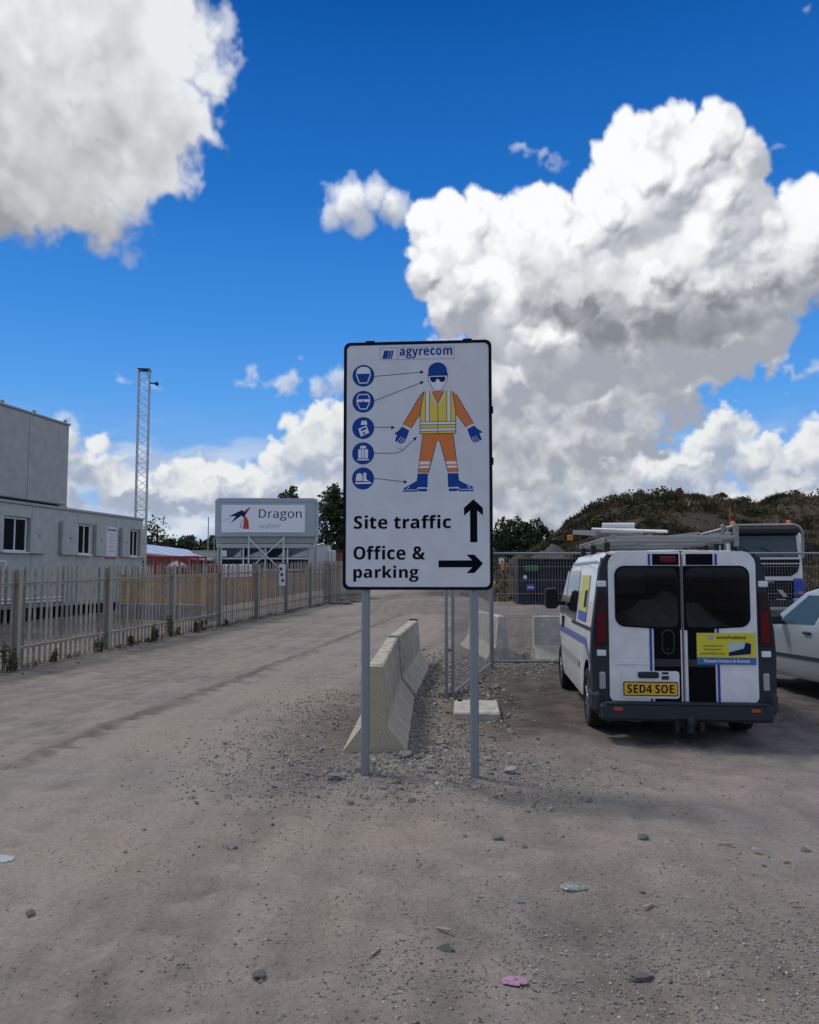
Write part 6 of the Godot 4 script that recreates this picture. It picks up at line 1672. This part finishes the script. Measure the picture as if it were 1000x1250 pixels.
func build_mound() -> void:
	var n := FastNoiseLite.new(); n.seed = 55; n.frequency = .22; n.fractal_octaves = 4
	var mb := MB.new(true)
	var NX := 130; var NZ := 50
	for j in NZ:
		for i in NX:
			var p := []
			for k in [[0, 0], [1, 0], [1, 1], [0, 1]]:
				var x: float = 4.0 + 68.0 * (i + k[0]) / NX; var z: float = -42.0 - 38.0 * (j + k[1]) / NZ
				p.append(Vector3(x, mound_y(x, z, n), z))
			mb.quad(p[0], p[1], p[2], p[3], Vector3.UP)
	part("earth_mound", mb, M.rough_soil, self).set_meta("kind", "structure")
	# weeds and grass all over it
	rng.seed = 900
	var tuft := MB.new()
	for i in 16:
		var a := rng.randf() * TAU; var l := rng.randf_range(.5, 1.0); var sp := rng.randf_range(.25, .9)
		var d := Vector3(cos(a), 0, sin(a)); var s := Vector3(-d.z, 0, d.x) * rng.randf_range(.05, .12)
		var b := d * rng.randf() * .35
		tuft.tri(b - s, b + s, b + d * sp * .6 + Vector3(0, l, 0), d + Vector3(0, .6, 0))
	var tm := tuft.done()
	var xf := []; var cs := []
	for i in 42000:
		var x := rng.randf_range(5.0, 48.0); var z := rng.randf_range(-62.0, -43.0)
		if rng.randf() < .25: z = rng.randf_range(-62, -56)
		if ridge(x) < .25: continue
		var v := n.get_noise_2d(x * 1.5 + 70, z * 1.5)
		if rng.randf() < .35 - v * 1.2: continue
		var s := rng.randf_range(.16, .42) * (1.0 + v * .6)
		if rng.randf() < .04: s *= 1.6
		xf.append(Transform3D(Basis.from_euler(Vector3(0, rng.randf() * TAU, 0)).scaled(Vector3(s * 1.2, s, s * 1.2)), Vector3(x, mound_y(x, z, n) - .04, z)))
		var c := Color(.15, .12, .07).lerp(Color(.23, .17, .105), rng.randf())
		if v > .12: c = Color(.075, .078, .042)
		if rng.randf() < .12: c = Color(.25, .205, .135)
		cs.append(c * rng.randf_range(.7, 1.2))
	scatter("undergrowth", tm, M.leaf, xf, cs)
	# bushes along the ridge and on the left slope, one by one
	var cols := [Color(.07, .075, .038), Color(.085, .085, .045), Color(.055, .06, .034)]
	var b := 0
	var rank := [3, 4, 5, 2, 6, 1, 0, 7]
	for q in [[11.0, -57.0, .7], [12.0, -56.5, .9], [13.1, -57.5, .8], [14.3, -58, .75], [15.2, -57.5, .9], [16.3, -58, 1.0], [17.6, -57.8, .8], [19.0, -58, .7], [20.6, -58.5, .6], [22.1, -58, .5], [23.9, -58.4, .7], [25.8, -58, .6], [27.4, -58.2, .8], [28.9, -58, .9], [12.9, -54.0, .8], [14.8, -53.5, .9], [16.9, -54.2, .8], [11.4, -53.2, .8], [19.5, -53.5, .7], [10.2, -55.2, .7], [9.2, -53.4, .6], [22.8, -54.0, .7]]:
		var y := mound_y(q[0], q[1], n)
		var bu := thing("bush", ("dark weedy bush, %s from the sign along the top of the earth mound" % NTH[b]) if b < 14 else ("dark weedy bush, %s from the sign across the mound's near slope" % NTH[rank[b - 14]]), "bush", Vector3(q[0], y, q[1]), 0, "bushes on the mound's ridge" if q[1] < -55.9 else "bushes on the mound's slope")
		part("stem", MB.new().tube(Vector3(0, -.2, 0), Vector3(0, q[2] * .7, 0), .03, 5, .01), M.bark, bu)
		part("foliage", leaf_cloud([[Vector3(0, q[2] * .35, 0), Vector3(q[2] * 1.1, q[2] * .55, q[2] * .7)], [Vector3(q[2] * .3, q[2] * .6, 0), Vector3(q[2] * .5, q[2] * .5, q[2] * .5)]], 420, .10, cols, 200 + b, .1), M.leaf, bu)
		b += 1
	# grey spoil heap and earth bank at the mound's left foot
	var hp := func(called: String, label: String, c: Vector3, r: Vector3, m: Material, sd: int):
		var nn := FastNoiseLite.new(); nn.seed = sd; nn.frequency = .7; nn.fractal_octaves = 4
		var h := MB.new(true)
		var K := 26
		for j in K:
			for i in K:
				var p := []
				for e in [[0, 0], [1, 0], [1, 1], [0, 1]]:
					var u: float = (i + e[0]) * 2.0 / K - 1; var v: float = (j + e[1]) * 2.0 / K - 1
					var l := Vector2(u, v).length()
					p.append(c + Vector3(u * r.x, r.y * maxf(0, 1 - l) * (1.0 + .4 * nn.get_noise_2d(u * 3, v * 3)) - .1 + .3 * nn.get_noise_2d(u * 5, v * 5), v * r.z))
				h.quad(p[0], p[1], p[2], p[3], Vector3.UP)
		tag(part(called, h, m, self), label, "heap")
	hp.call("gravel_heap", "dark grey gravel heap in front of the round-headed trees", Vector3(9.4, G(-52), -52), Vector3(4.6, 2.7, 4.0), mk(Color(.15, .15, .15), {"rough": 1.0, "tex": "grain", "lo": .6, "scale": 1.5, "bump": 5.0, "world": true}), 5)
	hp.call("earth_heap", "brown earth heap beside the dark barred enclosure, with rubble on it", Vector3(4.75, G(-38), -38.2), Vector3(1.3, 1.7, 2.2), M.rough_soil, 6)
	hp.call("earth_heap", "weedy brown earth bank beyond the yellow skip, under the grey heap", Vector3(6.6, G(-47), -47), Vector3(3.4, 2.1, 3.0), M.rough_soil, 8)

	var cx := []; var cc := []
	rng.seed = 41
	for q in [[4.75, -38.2, 1.3, 1.7, 2.2, 160], [6.6, -47.0, 3.4, 2.1, 3.0, 420], [9.4, -52.0, 4.6, 2.7, 4.0, 60], [4.2, -41.0, 1.5, .3, 1.5, 120]]:
		for i in int(q[5]):
			var u := rng.randf_range(-1, 1); var v := rng.randf_range(-1, 1)
			var y: float = q[3] * maxf(0, 1 - Vector2(u, v).length())
			var s := rng.randf_range(.12, .4)
			var z: float = q[1] + v * q[4]
			cx.append(Transform3D(Basis.from_euler(Vector3(0, rng.randf() * TAU, 0)).scaled(Vector3(s, s, s)), Vector3(q[0] + u * q[2], G(z) + y - .08, z)))
			cc.append(Color(.10, .10, .05).lerp(Color(.19, .15, .09), rng.randf()))
	scatter("undergrowth", tm, M.leaf, cx, cc)

func build_far_right() -> void:
	var g := G(-34.0)
	# dark barred enclosure
	var t := thing("barred_enclosure", "dark navy steel enclosure with vertical bars, beyond the mesh fence", "enclosure", Vector3(4.5, g, -34), 0)
	part("back_panel", MB.new().box(Vector3(1.95, .92, -1.2), Vector3(3.9, 1.84, .05)), M.navy, t)
	part("side_panel", MB.new().box(Vector3(0, .92, -.6), Vector3(.05, 1.84, 1.2)), M.navy, t)
	for i in 30:
		part("bar", MB.new().box(Vector3(.04 + i * .132, .90, 0), Vector3(.05, 1.78, .03), Basis.IDENTITY, .004), M.navy, t)
	for y in [.12, .9, 1.72]:
		part("rail", MB.new().box(Vector3(1.95, y, -.04), Vector3(3.9, .05, .05), Basis.IDENTITY, .004), M.navy, t)
	part("roof", MB.new().box(Vector3(1.95, 1.86, -.6), Vector3(3.95, .05, 1.3), Basis.IDENTITY, .006), M.navy, t)
	part("green_sign", MB.new().prism(rounded(.60, .24, .1, 5, Vector2(.54, 1.50)), .02, .04), mk(Color(.02, .16, .07)), t)
	part("round_sign", MB.new().prism(disc(.085, 16, Vector2(.28, 1.12)), .02, .035), M.sign_white, t)
	var bs := part("blue_sign", MB.new().prism(rounded(.32, .24, .02, 3, Vector2(.50, .70)), .02, .035), mk(Color(.05, .10, .48)), t)
	part("sign_band", MB.new().box(Vector3(.50, .70, .037), Vector3(.24, .05, .006)), M.sign_white, bs)
	# orange and white marker, yellow skip
	t = thing("road_marker", "orange and white marker sign on a short post past the enclosure", "sign", Vector3(5.05, G(-45), -45), deg_to_rad(-5))
	part("post", MB.new().tube(Vector3(0, 0, -.03), Vector3(0, 2.0, -.03), .03, 6), M.galv, t)
	part("white_board", MB.new().box(Vector3(0, 1.72, 0), Vector3(.30, .34, .03), Basis.IDENTITY, .006), M.sign_white, t)
	part("orange_board", MB.new().box(Vector3(.03, 1.50, .03), Vector3(.17, .50, .03), Basis.IDENTITY, .006), M.ink_orange, t)
	t = thing("skip_bin", "small yellow skip on the ground beyond the mesh fence, beside the sign's edge", "skip", Vector3(4.98, G(-44), -44), 0)
	part("body", MB.new().prism(pv([-.38, .06, .38, .06, .46, .56, -.46, .56]), -.4, .4), M.ink_yellow, t)
	part("rim", MB.new().ring(rounded(.98, .12, .02, 2, Vector2(0, .58)), rounded(.90, .06, .02, 2, Vector2(0, .58)), -.42, .42), M.ink_yellow, t)
	part("skid", MB.new().box(Vector3(0, .03, 0), Vector3(.7, .06, .7)), M.steel_dark, t)
	t = thing("traffic_cone", "dark cone-shaped marker with a white base standing behind the yellow skip", "cone", Vector3(4.55, G(-46), -46.5), 0)
	part("cone", MB.new(true).tube(Vector3(0, .05, 0), Vector3(0, .95, 0), .2, 10, .05), M.steel_dark, t)
	part("cone_base", MB.new().box(Vector3(0, .03, 0), Vector3(.5, .08, .5), Basis.IDENTITY, .01), M.sign_white, t)
	# pale crash barrier far to the side, between truck and car
	t = thing("guard_rail", "pale horizontal guard rail behind the mesh fence beyond the truck", "rail", Vector3(13.4, G(-26), -26), 0)
	part("beam", MB.new().box(Vector3(1.6, 1.42, 0), Vector3(3.4, .08, .05), Basis.IDENTITY, .01), mk(Color(.5, .48, .42)), t)
	for x in [.4, 2.8]: part("post", MB.new().box(Vector3(x, .75, -.05), Vector3(.08, 1.5, .08)), M.galv_post, t)

func build_weeds() -> void:
	rng.seed = 333
	var cols := [Color(.10, .11, .05), Color(.13, .13, .065), Color(.17, .14, .08), Color(.07, .085, .04)]
	var spots := [[-.12, .16, .7], [-.05, .1, .35], [.33, .12, .35], [.85, .12, .42], [1.28, .12, .32], [1.58, .14, .55], [1.66, .12, .4], [1.96, .12, .8], [2.06, .12, .3], [2.4, .15, .4], [2.55, .15, .45], [3.1, .12, .25]]
	spots.sort_custom(func(a, b): return a[0] < b[0])
	var i := 0
	for s in spots:
		var p := Vector3(-6.85 + .49 * s[0] + s[1], 0, -14.3 - 2.96 * s[0])
		p.y = G(p.z)
		var t := thing("weed", "%s dry-green weed, %s along the foot of the palisade fence from its near end" % ["tall" if s[2] > .6 else ("low" if s[2] < .37 else "straggly"), ["first", "second", "third", "fourth", "fifth", "sixth", "seventh", "eighth", "ninth", "tenth", "eleventh", "twelfth", "thirteenth", "fourteenth", "fifteenth", "sixteenth", "seventeenth", "eighteenth", "nineteenth", "twentieth"][i]], "weed", p, 0, "weeds along the palisade fence")
		var h: float = s[2] * .8
		var st := MB.new()
		var lobes := []
		for k in 4:
			var a := rng.randf() * TAU; var e := Vector3(cos(a) * h * .25, h * rng.randf_range(.6, 1.0), sin(a) * h * .25)
			st.tube(Vector3(0, -.05, 0), e, .006, 4, .003)
			lobes.append([e * .62, Vector3(h * .12, h * .36, h * .12)])
		lobes.append([Vector3(0, h * .15, 0), Vector3(h * .26, h * .16, h * .26)])
		part("stem", st, M.bark, t)
		part("foliage", leaf_cloud(lobes, 150, .03, cols, 400 + i, .3), M.leaf, t)
		i += 1
	# thin grass at the fence foot
	var blade := MB.new()
	for k in 9:
		var a := rng.randf() * TAU; var d := Vector3(cos(a), 0, sin(a)); var w := Vector3(-d.z, 0, d.x) * .03
		blade.tri(d * .1 - w, d * .1 + w, d * rng.randf_range(.2, .5) + Vector3(0, rng.randf_range(.5, 1), 0), d + Vector3(0, .5, 0))
	var xf := []; var cs := []
	for k in 900:
		var q := rng.randf_range(-.4, 8.0)
		if sin(q * 5.0) + sin(q * 13.0) < rng.randf_range(-1.5, 1.2): continue
		var z := -14.3 - 2.96 * q
		var sc := rng.randf_range(.05, .16)
		xf.append(Transform3D(Basis.from_euler(Vector3(0, rng.randf() * TAU, 0)).scaled(Vector3.ONE * sc), Vector3(-6.85 + .49 * q + rng.randfn(.04, .07), G(z) + .0, z)))
		cs.append(cols[rng.randi() % 4])
	scatter("grass", blade.done(), M.leaf, xf, cs)

func build_all() -> void:
	make_materials()
	build_ground()
	build_gravel()
	build_cabins()
	build_billboard()
	build_shed()
	build_mound()
	build_trees()
	build_palisade()
	build_hoarding()
	build_mast()
	build_red_cage()
	build_sign()
	build_blocks()
	build_mesh_fence()
	build_van()
	build_van_load()
	build_car()
	build_truck()
	build_far_right()
	build_weeds()
	build_litter()
